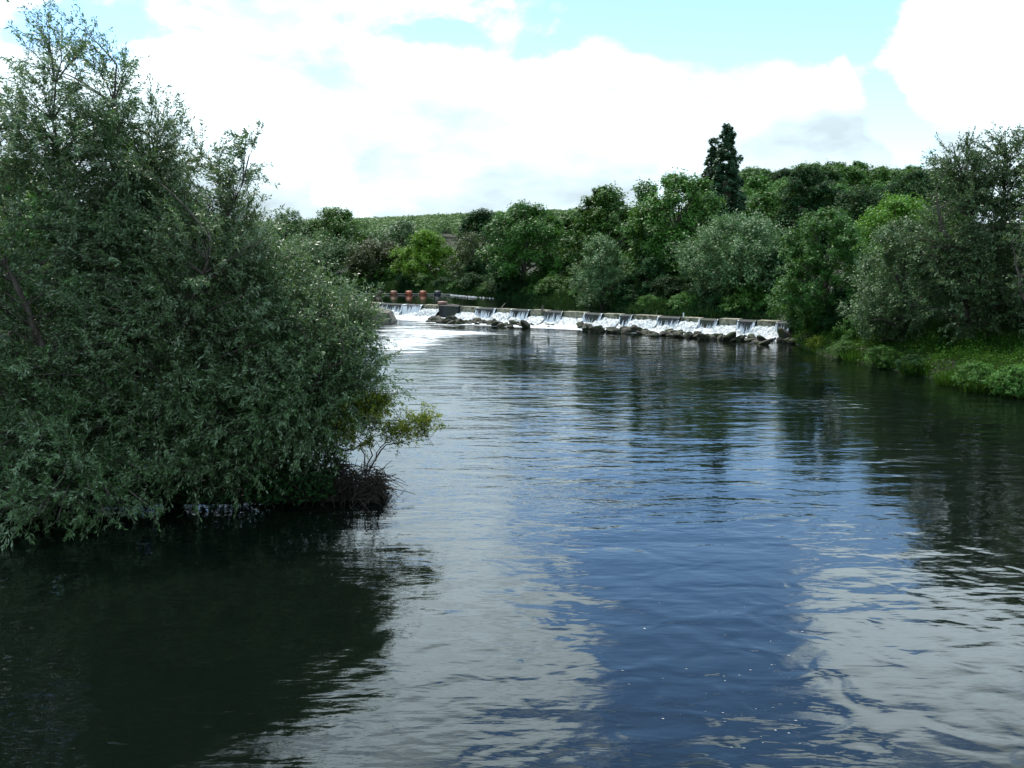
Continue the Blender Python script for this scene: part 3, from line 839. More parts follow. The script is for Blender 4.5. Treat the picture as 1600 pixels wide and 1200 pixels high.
# ================================================================ vegetation
def lobed_tree(seed, H, R, mat, n_leaf, leaf, t0=0.12, p=0.75, q=0.6, nl=38, lr=0.30, feathery=0.0, sub=16, sqz=1.0, up=0.0, stem=1.0, sparse=0.0):
    """crown made of leaf clumps on lobes; returns (trunk mesh, crown mesh) with the foot at the origin"""
    r = np.random.default_rng(seed)
    def prof(t):
        s = np.clip((t - t0) / (1 - t0), 0, 1)
        return np.sin(np.pi * s ** p) ** q
    # lobe centres: spread over the envelope, mostly near its skin
    t = t0 + (1 - t0) * (np.arange(nl) + r.random(nl)) / nl
    wgt = prof(t) + 0.15
    t = np.interp((np.arange(nl) + r.random(nl)) / nl, np.cumsum(wgt) / wgt.sum(), np.sort(t))
    rl = lr * R * r.uniform(0.65, 1.2, nl)
    az = np.arange(nl) * 2.39996 + r.uniform(0, 0.8, nl)
    rad = np.maximum(prof(t) * R - 0.75 * rl, 0) * r.uniform(0.15, 1.0, nl) ** 0.35
    z = np.minimum(t * H, H - rl * 0.85)
    C = np.stack([rad * np.cos(az), rad * np.sin(az) * sqz, z], 1)
    C[:, :2] += r.normal(0, 0.05 * R, (nl, 2))
    lt = r.uniform(-0.14, 0.14, nl)
    # clumps on each lobe
    ns = nl * sub
    li = np.repeat(np.arange(nl), sub)
    D = unit(r, ns); D[:, 2] = np.where(D[:, 2] < -0.15, -D[:, 2], D[:, 2])
    S = C[li] + D * (rl[li] * r.uniform(0.62, 1.08, ns))[:, None] * np.array([1, 1, 0.85])
    st = r.uniform(-0.14, 0.14, ns)
    if sparse > 0:
        keep = r.random(ns) > sparse * sst(S[:, 2] / H, 0.45, 0.95)
    else:
        keep = np.ones(ns, bool)
    idx = np.nonzero(keep)[0]
    si = idx[r.integers(0, len(idx), n_leaf)]
    cl = rl[li[si]]
    Dl = D[si]
    sh = nrm(Dl * 0.7 + np.array([0, 0, 0.25 + up]) + 0.45 * unit(r, n_leaf) * 1.0)
    shs = nrm(D * 0.7 + np.array([0, 0, 0.3 + up]) + 0.5 * unit(r, ns))
    P = S[si] + r.normal(0, 1, (n_leaf, 3)) * (cl * 0.19)[:, None] * (1 - 0.6 * feathery)
    P += shs[si] * (cl * feathery * r.uniform(-0.2, 1.0, n_leaf))[:, None]
    P[:, 2] = np.maximum(P[:, 2], 0.05)
    N = nrm(0.55 * Dl + np.array([0, 0, 0.55]) + 0.55 * unit(r, n_leaf))
    Ld = nrm(np.cross(N, unit(r, n_leaf)) + feathery * 0.8 * shs[si] + np.array([0, 0, -0.15]))
    L = leaf * r.uniform(0.65, 1.35, n_leaf)
    W = L * (0.8 - 0.45 * feathery) * r.uniform(0.8, 1.2, n_leaf)
    tone = np.clip(0.45 + lt[li[si]] + st[si] + r.normal(0, 0.16, n_leaf), 0, 1)
    crown = leaf_mesh('crown', P, Ld, N, L, W, tone, mat, tri=True)
    # trunk and limbs
    tr = 0.032 * H * stem
    m = 7
    tz = np.linspace(-0.3, 0.72 * H, m)
    TP = np.stack([np.cumsum(r.normal(0, 0.02 * R, m)), np.cumsum(r.normal(0, 0.02 * R, m)), tz], 1)
    v1, q1 = tubes(TP[None], np.array([tr * np.linspace(1.15, 0.25, m)]), 8)
    k = min(16, nl)
    pick = r.permutation(nl)[:k]
    A = np.stack([np.interp(C[pick, 2] * 0.55, tz, TP[:, j]) for j in range(3)], 1)
    Bm = (A + C[pick]) / 2 + np.array([0, 0, 0.08 * H])
    PP = bez(A, Bm, C[pick], 6)
    v2, q2 = tubes(PP, tr * 0.42 * np.linspace(1, 0.15, 6)[None].repeat(k, 0), 5)
    trunk = mesh('trunk', np.concatenate([v1, v2]), np.concatenate([q1, q2 + len(v1)]), M['bark'], smooth=True)
    return trunk, crown

def put_tree(name, label, cat, x, y, meshes, group=None, sc=1.0, rz=0.0, z=None):
    z = hz(x, y) - 0.05 if z is None else z
    t_ = thing(name, label, cat, (x, y, z), group, rz, sc)
    link('trunk', meshes[0], t_)
    link('crown', meshes[1], t_)
    return t_

NAMED = []
def pxtree(name, label, px, p0, p1, top, Y, mat, seed, n=16000, leaf=0.34, cat='tree', lift=0.0, **kw):
    x = (px - 800) / F * Y
    z = hz(x, Y) - 0.05
    H = at(px, top, Y)[2] - z
    R = (p1 - p0) / 2 / F * Y * 1.22
    n = int(n * 1.3); leaf = leaf * 0.85
    ms = lobed_tree(seed, H, R, M[mat], n, leaf, **kw)
    NAMED.append((x, Y, label))
    return put_tree(name, label, cat, x, Y, ms, z=z)

ROUND = dict(t0=0.10, p=0.72, q=0.55)
BUSHY = dict(t0=0.0, p=0.62, q=0.60)
# --- beyond the pool, from the left
pxtree('willow_tree', 'grey-green willow just right of the big near willow, against the sky', 452, 415, 490, 330, 194, 'willow_grey', 1, 11000, 0.42, feathery=0.5, up=0.3, **BUSHY)
pxtree('broadleaf_tree', 'round-topped dark green tree rising above the grey-green willows on the left', 523, 478, 572, 326, 196, 'broad', 2, 15000, 0.42, **ROUND)
pxtree('willow_tree', 'broad grey-green willow with a sloping crown below the round-topped tree', 498, 425, 570, 374, 188, 'willow_grey', 3, 15000, 0.40, feathery=0.5, up=0.2, **BUSHY)
pxtree('broadleaf_tree', 'dark reddish-olive bushy tree behind the row of boom floats', 588, 540, 634, 377, 183, 'olive', 4, 13000, 0.36, **BUSHY)
pxtree('willow_tree', 'grey-green tree half hidden between the reddish-olive bush and the bright green tree', 630, 580, 672, 348, 200, 'willow_grey', 5, 11000, 0.42, feathery=0.3, **BUSHY)
pxtree('broadleaf_tree', 'bright yellow-green rounded tree on the bank behind the red floats', 667, 627, 707, 361, 171, 'lime', 6, 16000, 0.34, t0=0.06, p=0.62, q=0.6)
pxtree('broadleaf_tree', 'thin olive-brown half-bare tree left of the big dome-shaped tree', 738, 698, 770, 368, 158, 'olive', 7, 7000, 0.34, feathery=0.6, up=0.4, **BUSHY)
pxtree('broadleaf_tree', 'very dark flat-topped tree behind the half-bare tree', 754, 714, 795, 328, 192, 'dark', 8, 14000, 0.44, **ROUND)
pxtree('broadleaf_tree', 'big dome-shaped green tree above the line of white floats', 820, 756, 886, 317, 143, 'fresh', 9, 24000, 0.34, t0=0.05, p=0.72, q=0.5, nl=48, lr=0.26)
pxtree('broadleaf_tree', 'mid green tree filling the gap right of the big dome-shaped one', 893, 862, 932, 330, 158, 'broad', 10, 12000, 0.40, **ROUND)
pxtree('broadleaf_tree', 'green round-headed tree left of the largest dark tree', 945, 888, 1000, 292, 130, 'broad', 11, 22000, 0.35, nl=44, lr=0.27, **ROUND)
pxtree('broadleaf_tree', 'largest broad dark green tree just left of the poplars', 1055, 976, 1130, 273, 117, 'broad', 12, 30000, 0.34, t0=0.04, p=0.75, q=0.5, nl=56, lr=0.25)
pxtree('willow_tree', 'small slender silver-grey willow on the far bank below the large dark trees', 940, 898, 982, 374, 112.5, 'willow_grey', 13, 14000, 0.28, feathery=0.7, up=0.5, **BUSHY)
pxtree('poplar_tree', 'tallest narrow poplar standing clear above every other tree', 1130, 1106, 1154, 196, 140, 'poplar', 14, 30000, 0.40, t0=0.02, p=0.72, q=0.66, nl=150, lr=0.24, up=0.8, feathery=0.4, sub=10)
pxtree('poplar_tree', 'shorter thinner poplar leaning against the left side of the tallest one', 1108, 1088, 1128, 219, 143, 'poplar', 15, 15000, 0.40, t0=0.02, p=0.72, q=0.66, nl=110, lr=0.28, up=0.8, feathery=0.4, sub=9)
pxtree('willow_tree', 'wide rounded silver-green willow behind the right half of the weir', 1153, 1062, 1246, 349, 102, 'willow_grey', 16, 34000, 0.28, feathery=0.7, up=0.35, nl=52, lr=0.26, **BUSHY)
pxtree('broadleaf_tree', 'blackish dense tree in front of the wooded hill', 1253, 1212, 1302, 260, 172, 'dark', 17, 17000, 0.42, t0=0.02, p=0.8, q=0.6)
pxtree('broadleaf_tree', 'dark green tree between the poplars and the blackish tree', 1190, 1140, 1236, 300, 178, 'broad', 18, 14000, 0.42, **ROUND)
pxtree('broadleaf_tree', 'dark broad tree behind the bright green tree at the weir end', 1330, 1270, 1400, 292, 168, 'dark', 19, 15000, 0.42, **ROUND)
pxtree('broadleaf_tree', 'deep green tree with a bumpy top at the right shoulder of the hill', 1420, 1375, 1475, 268, 190, 'dark', 20, 13000, 0.44, **ROUND)
# --- right bank
pxtree('broadleaf_tree', 'bright green bushy tree overhanging the right end of the weir', 1284, 1210, 1356, 330, 80, 'fresh', 21, 42000, 0.19, t0=0.0, p=0.68, q=0.6, nl=60, lr=0.24, up=0.3, feathery=0.3)
pxtree('broadleaf_tree', 'yellow-green tree peeping out between the bright green bushy tree and the tall grey willow', 1400, 1320, 1478, 306, 92, 'light', 22, 32000, 0.22, t0=0.05, p=0.7, q=0.55, nl=50, lr=0.25)
pxtree('willow_tree', 'silvery round willow in front of the yellow-green tree on the right bank', 1408, 1338, 1480, 350, 67.5, 'willow_grey', 23, 36000, 0.19, feathery=0.75, up=0.2, nl=50, lr=0.27, **BUSHY)

# --- individual trees on the hill behind, sharing a few meshes
HV = [lobed_tree(200 + k, 12.0, 5.8, M['broad' if k < 3 else 'dark'], 15000, 0.42, nl=30, lr=0.31, sub=14, **ROUND) for k in range(5)]
rh = np.random.default_rng(4)
cnt = 0
for row, Y in enumerate(np.arange(196, 300, 10.5)):
    for X in np.arange(Y * 0.19, Y * 0.43, 8.6):
        x = X + rh.uniform(-3, 3); y = Y + rh.uniform(-4, 4)
        s = rh.uniform(0.72, 1.08)
        hv = rh.choice(5, p=[.27, .27, .24, .11, .11])
        where = ['at the foot of the wooded hill', 'halfway up the wooded hill', 'on the skyline of the wooded hill'][0 if y < 225 else 1 if y < 258 else 2]
        lab = ('leafy green tree ' if hv < 3 else 'darker green tree ') + where + ' behind the poplars'
        t_ = put_tree('hill_tree', lab, 'tree', x, y, HV[hv], 'trees of the wooded hill: ' + lab, s, rh.uniform(0, 6.28), z=hz(x, y) - 1.0)
        cnt += 1

# --- second row on the far bank, filling what shows between the named trees
for k in range(46):
    y = rh.uniform(172, 235); px = rh.uniform(430, 1240)
    if px > 1000: y = rh.uniform(165, 200)
    x = (px - 800) / F * y
    if sdist(UPPER, np.array([x]), np.array([y]))[0] < 5: continue
    near = min(NAMED[:20], key=lambda q_: (q_[0] / q_[1] - x / y) ** 2 * 4e4 + (q_[1] > y) * 1e3)[2]
    lab = 'tree in the second row behind the ' + ' '.join(near.split()[:8])
    s = rh.uniform(0.42, 0.72) * (1.15 if px > 1000 else 1.0)
    put_tree('background_tree', lab, 'tree', x, y, HV[rh.integers(5)], 'second row: ' + lab, s, rh.uniform(0, 6.28), z=hz(x, y) - 1.2)

# --- young growth close behind the waterline of the far bank
for k in range(34):
    px = 560 + 680 * (k + rh.random()) / 34
    if 612 < px < 722 or 775 < px < 862: continue
    y = 86.0
    while sdist(UPPER, np.array([(px - 800) / F * y]), np.array([y]))[0] < 0 or y < wline((px - 800) / F * y) + 2: y += 1.0
    y += rh.uniform(6, 17); x = (px - 800) / F * y
    near = min(NAMED[:20], key=lambda q_: (q_[0] / q_[1] - x / y) ** 2 * 4e4 + abs(q_[1] - y) * 0.2)[2]
    lab = 'young leafy tree filling the gap beside the ' + ' '.join(near.split()[:8])
    put_tree('background_tree', lab, 'tree', x, y, HV[rh.choice([0, 1, 2, 3])], 'young trees: ' + lab, (0.46, 0.46, rh.uniform(0.34, 0.52)), rh.uniform(0, 6.28), z=hz(x, y) - 1.0)

# --- left bank behind the near willows, seen through their gaps
for k, (x, y, sc_, lab) in enumerate([(-38, 100, 1.0, 'tree on the left bank seen through the gap beside the tallest willow'), (-45, 92, 1.1, 'tree on the left bank hidden behind the tallest willow'), (-37, 82, 0.9, 'small tree on the left bank behind the tallest willow'),
        (-41, 118, 1.1, 'tree on the left bank behind the middle willow'), (-36, 126, 0.85, 'small tree by the left end of the weir behind the middle willow'), (-48, 130, 1.1, 'tree on the left bank far behind the middle willow'), (-56, 105, 1.2, 'tree on the left bank at the far left edge')]):
    put_tree('broadleaf_tree', lab, 'tree', x, y, HV[k % 4], 'trees on the left bank', sc_, k * 1.1, z=hz(x, y) - 0.5)

# --- far ridge: one mass of woodland
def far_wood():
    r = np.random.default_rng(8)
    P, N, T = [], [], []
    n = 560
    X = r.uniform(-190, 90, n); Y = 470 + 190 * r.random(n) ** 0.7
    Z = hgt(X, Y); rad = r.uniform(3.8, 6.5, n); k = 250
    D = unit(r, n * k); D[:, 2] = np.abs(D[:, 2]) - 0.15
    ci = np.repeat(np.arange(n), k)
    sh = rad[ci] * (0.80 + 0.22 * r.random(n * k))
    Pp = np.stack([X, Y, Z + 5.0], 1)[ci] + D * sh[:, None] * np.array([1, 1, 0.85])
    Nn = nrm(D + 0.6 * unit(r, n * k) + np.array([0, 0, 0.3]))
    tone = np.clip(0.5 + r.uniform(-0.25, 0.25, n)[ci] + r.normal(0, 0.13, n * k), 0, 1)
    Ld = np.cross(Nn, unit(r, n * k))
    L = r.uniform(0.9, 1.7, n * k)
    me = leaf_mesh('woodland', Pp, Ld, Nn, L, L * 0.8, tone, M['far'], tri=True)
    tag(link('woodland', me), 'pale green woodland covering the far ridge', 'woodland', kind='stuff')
far_wood()

# --- bushes lining the far bank above the weir
BV = [lobed_tree(300 + k, 2.6, 2.3, M[['broad', 'broad', 'dark', 'broad'][k]], 7500, 0.15, nl=22, lr=0.36, sub=12, feathery=0.2, **BUSHY) for k in range(4)]
rb = np.random.default_rng(12)
line = UPPER[1:12]
for a, b in zip(line[:-1], line[1:]):
    e = b - a; Ls = np.linalg.norm(e); k = max(1, int(Ls / 3.0))
    nn = np.array([-e[1], e[0]]) / Ls
    if sdist(UPPER, np.array([a[0] + e[0] / 2 + nn[0]]), np.array([a[1] + e[1] / 2 + nn[1]]))[0] < 0: nn = -nn
    for i in range(k):
        for rowd in (1.3, 4.6):
            p = a + e * (i + rb.random()) / k + nn * (rowd + rb.uniform(-0.4, 1.0))
            if p[0] < -60 or rb.random() < (0.08 if rowd < 2 else 0.35): continue
            vi = rb.choice(4, p=[.27, .34, .29, .10]); s = rb.uniform(0.40, 1.25)
            near = min((q_ for q_ in NAMED[:20]), key=lambda q_: (q_[0] - p[0]) ** 2 + (q_[1] - p[1]) ** 2)[2]
            lab = ('low bush at the waterline below the ' if rowd < 2 else 'low bush at the foot of the ') + ' '.join(near.split()[:8])
            put_tree('bank_bush', lab, 'bush', p[0], p[1], BV[vi], 'far bank: ' + lab, (s * 1.1, s * 1.1, s * 0.9), rb.uniform(0, 6.28), z=hz(p[0], p[1]) - 0.3)

# --- dark bushes under the right bank trees
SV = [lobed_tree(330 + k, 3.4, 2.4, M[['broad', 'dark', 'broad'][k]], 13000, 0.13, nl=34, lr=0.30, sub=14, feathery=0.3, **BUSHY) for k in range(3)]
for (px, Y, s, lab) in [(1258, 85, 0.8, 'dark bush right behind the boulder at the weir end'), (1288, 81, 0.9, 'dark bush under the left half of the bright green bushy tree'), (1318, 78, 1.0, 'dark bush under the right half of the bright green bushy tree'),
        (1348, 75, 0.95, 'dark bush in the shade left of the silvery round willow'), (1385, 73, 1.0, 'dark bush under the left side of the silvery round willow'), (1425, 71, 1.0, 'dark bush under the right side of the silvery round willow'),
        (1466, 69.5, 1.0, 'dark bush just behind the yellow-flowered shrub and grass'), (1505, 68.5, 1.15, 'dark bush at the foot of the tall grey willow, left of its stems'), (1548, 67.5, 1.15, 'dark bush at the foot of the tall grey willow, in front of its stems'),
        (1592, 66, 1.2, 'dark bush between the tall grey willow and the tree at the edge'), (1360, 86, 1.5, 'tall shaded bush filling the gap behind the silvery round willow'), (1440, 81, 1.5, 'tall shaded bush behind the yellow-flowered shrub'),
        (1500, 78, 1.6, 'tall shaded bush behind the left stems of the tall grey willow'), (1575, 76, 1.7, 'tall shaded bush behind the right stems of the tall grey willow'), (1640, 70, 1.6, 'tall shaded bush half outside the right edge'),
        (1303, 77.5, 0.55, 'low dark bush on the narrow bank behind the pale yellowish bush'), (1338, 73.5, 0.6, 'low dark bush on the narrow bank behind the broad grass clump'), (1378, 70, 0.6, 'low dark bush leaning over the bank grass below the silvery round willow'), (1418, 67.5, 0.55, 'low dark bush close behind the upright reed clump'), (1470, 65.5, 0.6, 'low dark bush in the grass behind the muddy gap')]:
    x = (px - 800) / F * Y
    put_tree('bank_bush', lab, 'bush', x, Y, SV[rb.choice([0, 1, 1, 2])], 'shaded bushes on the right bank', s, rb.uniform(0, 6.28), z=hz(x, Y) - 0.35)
for (px, py, s, lab) in [(1310, 556, 0.36, 'small low bush overhanging the water beside the pale yellowish bush'), (1368, 570, 0.40, 'small low bush overhanging the water between the two grass clumps'), (1412, 580, 0.34, 'small low bush at the water just left of the upright reed clump'),
        (1515, 604, 0.42, 'small low bush at the water between the dark reed clump and the right edge'), (1575, 614, 0.45, 'small low bush at the water close to the right edge')]:
    g = gnd(px, py, 0.2)
    put_tree('bank_bush', lab, 'bush', g[0] + 0.4, g[1], SV[rb.choice([0, 0, 1, 2])], 'low bushes overhanging the right waterline', (s * 1.3, s * 1.3, s), rb.uniform(0, 6.28), z=0.0)
pxtree('bank_bush', 'pale yellowish rounded bush at the water edge beside the last rocks', 1279, 1265, 1296, 527, 75.5, 'yellow', 51, 3500, 0.10, cat='bush', nl=16, lr=0.4, feathery=0.4, **BUSHY)
pxtree('flowering_shrub', 'small shrub with yellow flowers standing above the bank grass', 1434, 1424, 1445, 536, 66, 'yellow', 52, 1800, 0.09, cat='shrub', nl=12, lr=0.4, feathery=0.4, **BUSHY)

# ---------------------------------------------------------------- willows built twig by twig
def willow(seed, base, stems, ells, n_br, n_tw, n_lf, leaf, wid, mat, wind=(-0.3, 0, 0.0), tw_len=(0.5, 1.4), droop=0.25, rad=0.12, off=None, sparse_top=None, shell=0.40, gap=0.8):
    """stems: list of point lists; ells: (centre, radii, weight). Meshes are relative to base."""
    r = np.random.default_rng(seed)
    base = np.asarray(base, float)
    mb = MB()
    SP = []
    for st in stems:
        p = np.array(st, float); m = 12
        t = np.linspace(0, len(p) - 1, m)
        q = np.stack([np.interp(t, np.arange(len(p)), p[:, j]) for j in range(3)], 1)
        q[1:-1] = (q[:-2] + 2 * q[1:-1] + q[2:]) / 4
        q[1:] += r.normal(0, 0.05, (m - 1, 3))
        v, f = tubes(q[None], (rad * np.linspace(1, 0.12, m))[None], 7); mb.add(v, f)
        SP.append(q)
    SP = np.concatenate(SP)
    C = np.array([e[0] for e in ells]); Ra = np.array([e[1] for e in ells]); Wt = np.array([e[2] for e in ells], float)
    Wt = Wt / Wt.sum()
    ei = r.choice(len(ells), n_br, p=Wt)
    D = unit(r, n_br)
    E = C[ei] + D * Ra[ei] * (r.random(n_br) ** shell)[:, None]
    E[:, 2] = np.maximum(E[:, 2], 0.35)
    outw = nrm((E - C[ei]) / Ra[ei])
    # each branch leaves the nearest stem point that lies lower
    dd = np.linalg.norm(E[:, None] - SP[None], axis=2) + 2.0 * np.maximum(SP[None, :, 2] - E[:, None, 2] + gap, 0)
    A = SP[np.argmin(dd + r.uniform(0, 0.8, dd.shape), 1)]
    Bm = A * 0.45 + E * 0.55 + np.array([0, 0, 1.0]) * (0.16 * np.linalg.norm(E - A, axis=1))[:, None] + r.normal(0, 0.15, (n_br, 3))
    m = 7
    BP = bez(A, Bm, E, m)
    v, f = tubes(BP, (min(0.006, rad * 0.12) + min(0.010, rad * 0.25) * np.linalg.norm(E - A, axis=1))[:, None] * np.linspace(1, 0.25, m)[None], 4); mb.add(v, f)
    # twigs
    nt = n_br * n_tw
    bi = np.repeat(np.arange(n_br), n_tw)
    s = r.uniform(0.30, 1.0, nt); s[::n_tw] = 1.0
    k0 = np.minimum((s * (m - 1)).astype(int), m - 2); fr = s * (m - 1) - k0
    T0 = BP[bi, k0] * (1 - fr)[:, None] + BP[bi, k0 + 1] * fr[:, None]
    tang = nrm(BP[bi, k0 + 1] - BP[bi, k0])
    td = nrm(0.55 * tang + 0.55 * outw[bi] + np.array([0, 0, 0.35]) + 0.75 * unit(r, nt) + 0.6 * np.array(wind))
    tl = r.uniform(*tw_len, nt)
    T1 = T0 + td * (tl * 0.55)[:, None]
    T2 = T0 + td * tl[:, None] + np.array([0, 0, -1.0]) * (droop * tl * r.uniform(0.2, 1.3, nt))[:, None] + np.array(wind) * (0.25 * tl)[:, None]
    mt = 4
    TP = bez(T0, T1, T2, mt)
    v, f = tubes(TP, np.full((nt, 1), 0.0055) * np.linspace(1, 0.4, mt)[None] * (1 if leaf < 0.16 else 2.0), 3); mb.add(v, f)
    # leaves along each twig
    nL = nt * n_lf
    ti = np.repeat(np.arange(nt), n_lf)
    s = r.uniform(0.05, 1.0, nL)
    k0 = np.minimum((s * (mt - 1)).astype(int), mt - 2); fr = (s * (mt - 1) - k0)[:, None]
    P = TP[ti, k0] * (1 - fr) + TP[ti, k0 + 1] * fr
    tg = nrm(TP[ti, k0 + 1] - TP[ti, k0])
    P = P + r.normal(0, 0.02 + 0.1 * leaf, (nL, 3))
    Ld = nrm(0.75 * tg + 0.65 * unit(r, nL) + np.array(wind) * 0.6 + np.array([0, 0, -0.22]))
    N = nrm(np.array([0, 0, 0.5]) + 0.4 * outw[bi[ti]] + 0.8 * unit(r, nL))
    L = leaf * r.uniform(0.6, 1.25, nL)
    W = wid * r.uniform(0.75, 1.25, nL)
    tb = r.normal(0, 0.17, n_br); tt = r.normal(0, 0.09, nt)
    tone = 0.42 + tb[bi[ti]] + tt[ti] + r.normal(0, 0.12, nL)
    sil = r.random(nL) < 0.22
    tone = np.clip(np.where(sil, tone + 0.4, tone), 0, 1)
    keep = P[:, 2] > 0.06
    if sparse_top is not None:
        keep &= r.random(nL) > sparse_top[2] * sst(P[:, 2], sparse_top[0], sparse_top[1])
    crown = leaf_mesh('crown', (P - base)[keep], Ld[keep], N[keep], L[keep], W[keep], tone[keep], mat)
    trunk = mb.build('trunk', M['bark'], base, smooth=True)
    return trunk, crown

def put_willow(name, label, cat, base, meshes):
    t_ = thing(name, label, cat, tuple(base))
    link('trunk', meshes[0], t_); link('crown', meshes[1], t_)
    return t_

def E_(px, py, Y, rx, ry, rz, w=None):
    return (at(px, py, Y), (rx, ry, rz), w if w is not None else rx * rz)

# the three big willows of the near island
b0 = np.array([at(120, 700, 30)[0], 30.0, 0.35])
put_willow('willow_tree', 'tallest willow at the left edge with a thin windblown top against the sky', 'tree', b0, willow(
    61, b0,
    [[b0, at(120, 560, 30), at(100, 330, 30), at(85, 130, 30)], [b0 + [0.2, 0, 0], at(160, 520, 29.5), at(178, 330, 29.5), at(175, 100, 29.5)], [b0 - [0.3, 0, 0], at(20, 520, 30), at(-60, 330, 30), at(-100, 150, 30)],
     [b0 + [0, -.3, 0], at(80, 560, 28), at(20, 430, 27.5), at(-40, 330, 27)]],
    [E_(70, 140, 30, 2.6, 2.2, 2.1), E_(40, 270, 30, 4.2, 3.4, 3.0), E_(60, 430, 29.5, 4.8, 3.6, 3.0), E_(-60, 560, 29, 5, 3.5, 3.2), E_(90, 620, 28.5, 4.2, 3.2, 2.6), E_(30, 760, 26.0, 3.6, 1.6, 1.6, 8), E_(150, 775, 26.0, 1.7, 1.1, 0.9, 3.0), E_(-20, 820, 25.0, 2.4, 1.0, 0.9, 3.0), E_(215, 760, 26.8, 0.9, 0.7, 0.7, 0.9), E_(165, 165, 30, 0.9, 1.3, 1.5, 2.4), E_(-20, 200, 30, 2.6, 2.5, 2.2), E_(150, 330, 30, 2.4, 2.4, 2.2)],
    760, 7, 36, 0.14, 0.037, M['willow'], wind=(-0.35, 0.05, 0.05), sparse_top=(9.5, 13.5, 0.35), rad=0.17))
b1 = np.array([at(262, 720, 30)[0], 30.2, 0.4])
put_willow('willow_tree', 'middle willow of the near island with one bare twig reaching over the river', 'tree', b1, willow(
    62, b1,
    [[b1, at(255, 560, 30), at(230, 400, 30), at(235, 210, 30)], [b1 + [.2, 0, 0], at(310, 520, 30), at(335, 380, 29.7), at(392, 245, 29.5)], [b1 - [.2, .2, 0], at(280, 560, 28.6), at(300, 470, 28), at(330, 380, 27.8)],
     [b1 + [0, .2, 0], at(200, 560, 31.5), at(180, 420, 31.8), at(190, 250, 32)]],
    [E_(215, 270, 30, 2.3, 2.3, 2.0), E_(270, 290, 30, 1.5, 1.6, 1.0), E_(335, 365, 30, 1.2, 1.6, 1.2), E_(180, 400, 29.5, 2.4, 2.4, 2.4), E_(300, 420, 29.5, 3.2, 2.8, 2.4), E_(350, 500, 29.5, 3.0, 2.6, 2.0), E_(230, 560, 28.5, 3.6, 2.6, 2.3), E_(260, 680, 27.8, 3.2, 1.6, 1.2, 5.5), E_(390, 232, 29.6, 0.2, 0.3, 0.15, 0.12), E_(370, 265, 29.8, 0.35, 0.5, 0.45, 0.45)],
    640, 7, 36, 0.135, 0.037, M['willow'], wind=(-0.28, 0.05, 0.05), rad=0.14))
b2 = np.array([at(455, 740, 30)[0], 30.2, 0.4])
put_willow('willow_tree', 'bushy silver-leaved willow spreading right towards the tip of the near island', 'tree', b2, willow(
    63, b2,
    [[b2, at(450, 600, 30), at(430, 450, 30), at(410, 350, 30)], [b2 + [.2, 0, 0], at(495, 600, 30), at(520, 540, 30.2), at(545, 490, 30.5)], [b2 - [0, .3, 0], at(470, 640, 28.8), at(500, 590, 28.5), at(540, 560, 28.3)],
     [b2 + [-.2, .2, 0], at(380, 600, 29), at(370, 480, 29), at(350, 400, 29)]],
    [E_(410, 440, 30, 1.3, 1.8, 1.4), E_(415, 500, 30, 2.4, 2.4, 2.2), E_(480, 520, 30, 1.5, 2.0, 1.5), E_(535, 515, 30.5, 0.9, 1.4, 0.9), E_(520, 590, 29.5, 1.7, 1.8, 1.5), E_(430, 610, 28.6, 2.4, 1.8, 1.2), E_(560, 505, 30.5, 0.45, 0.8, 0.5, 0.5), E_(548, 565, 29.5, 0.6, 1.0, 0.8), E_(400, 655, 28.2, 2.4, 1.3, 0.8, 3.5), E_(300, 720, 27.5, 1.8, 0.8, 0.7, 1.6), E_(490, 650, 28.9, 1.1, 0.9, 0.6, 1.3), E_(560, 605, 29.3, 0.35, 0.6, 0.5, 0.5)],
    620, 7, 36, 0.13, 0.037, M['willow'], wind=(-0.22, 0.05, 0.0), rad=0.11))

# dark leaf mass added under the willows to block bright sky reflections
def island_leaf_fill():
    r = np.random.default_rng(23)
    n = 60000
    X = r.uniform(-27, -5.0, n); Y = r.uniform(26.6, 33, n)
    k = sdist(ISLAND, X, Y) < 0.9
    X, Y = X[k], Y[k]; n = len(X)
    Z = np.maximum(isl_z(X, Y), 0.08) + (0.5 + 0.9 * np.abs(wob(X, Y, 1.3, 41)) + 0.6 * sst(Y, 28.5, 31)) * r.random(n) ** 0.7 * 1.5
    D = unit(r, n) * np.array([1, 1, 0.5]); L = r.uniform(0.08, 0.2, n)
    me = leaf_mesh('leaf_fill', np.stack([X, Y, Z], 1), D, nrm(unit(r, n) + np.array([0, 0, 0.8])), L, L * 0.5, np.clip(r.normal(0.4, 0.18, n), 0, 1), M['dark'], tri=True)
    tag(link('leaf_fill', me), 'dark leaf fill added under the near willows to block the sky', 'undergrowth', kind='stuff')
island_leaf_fill()

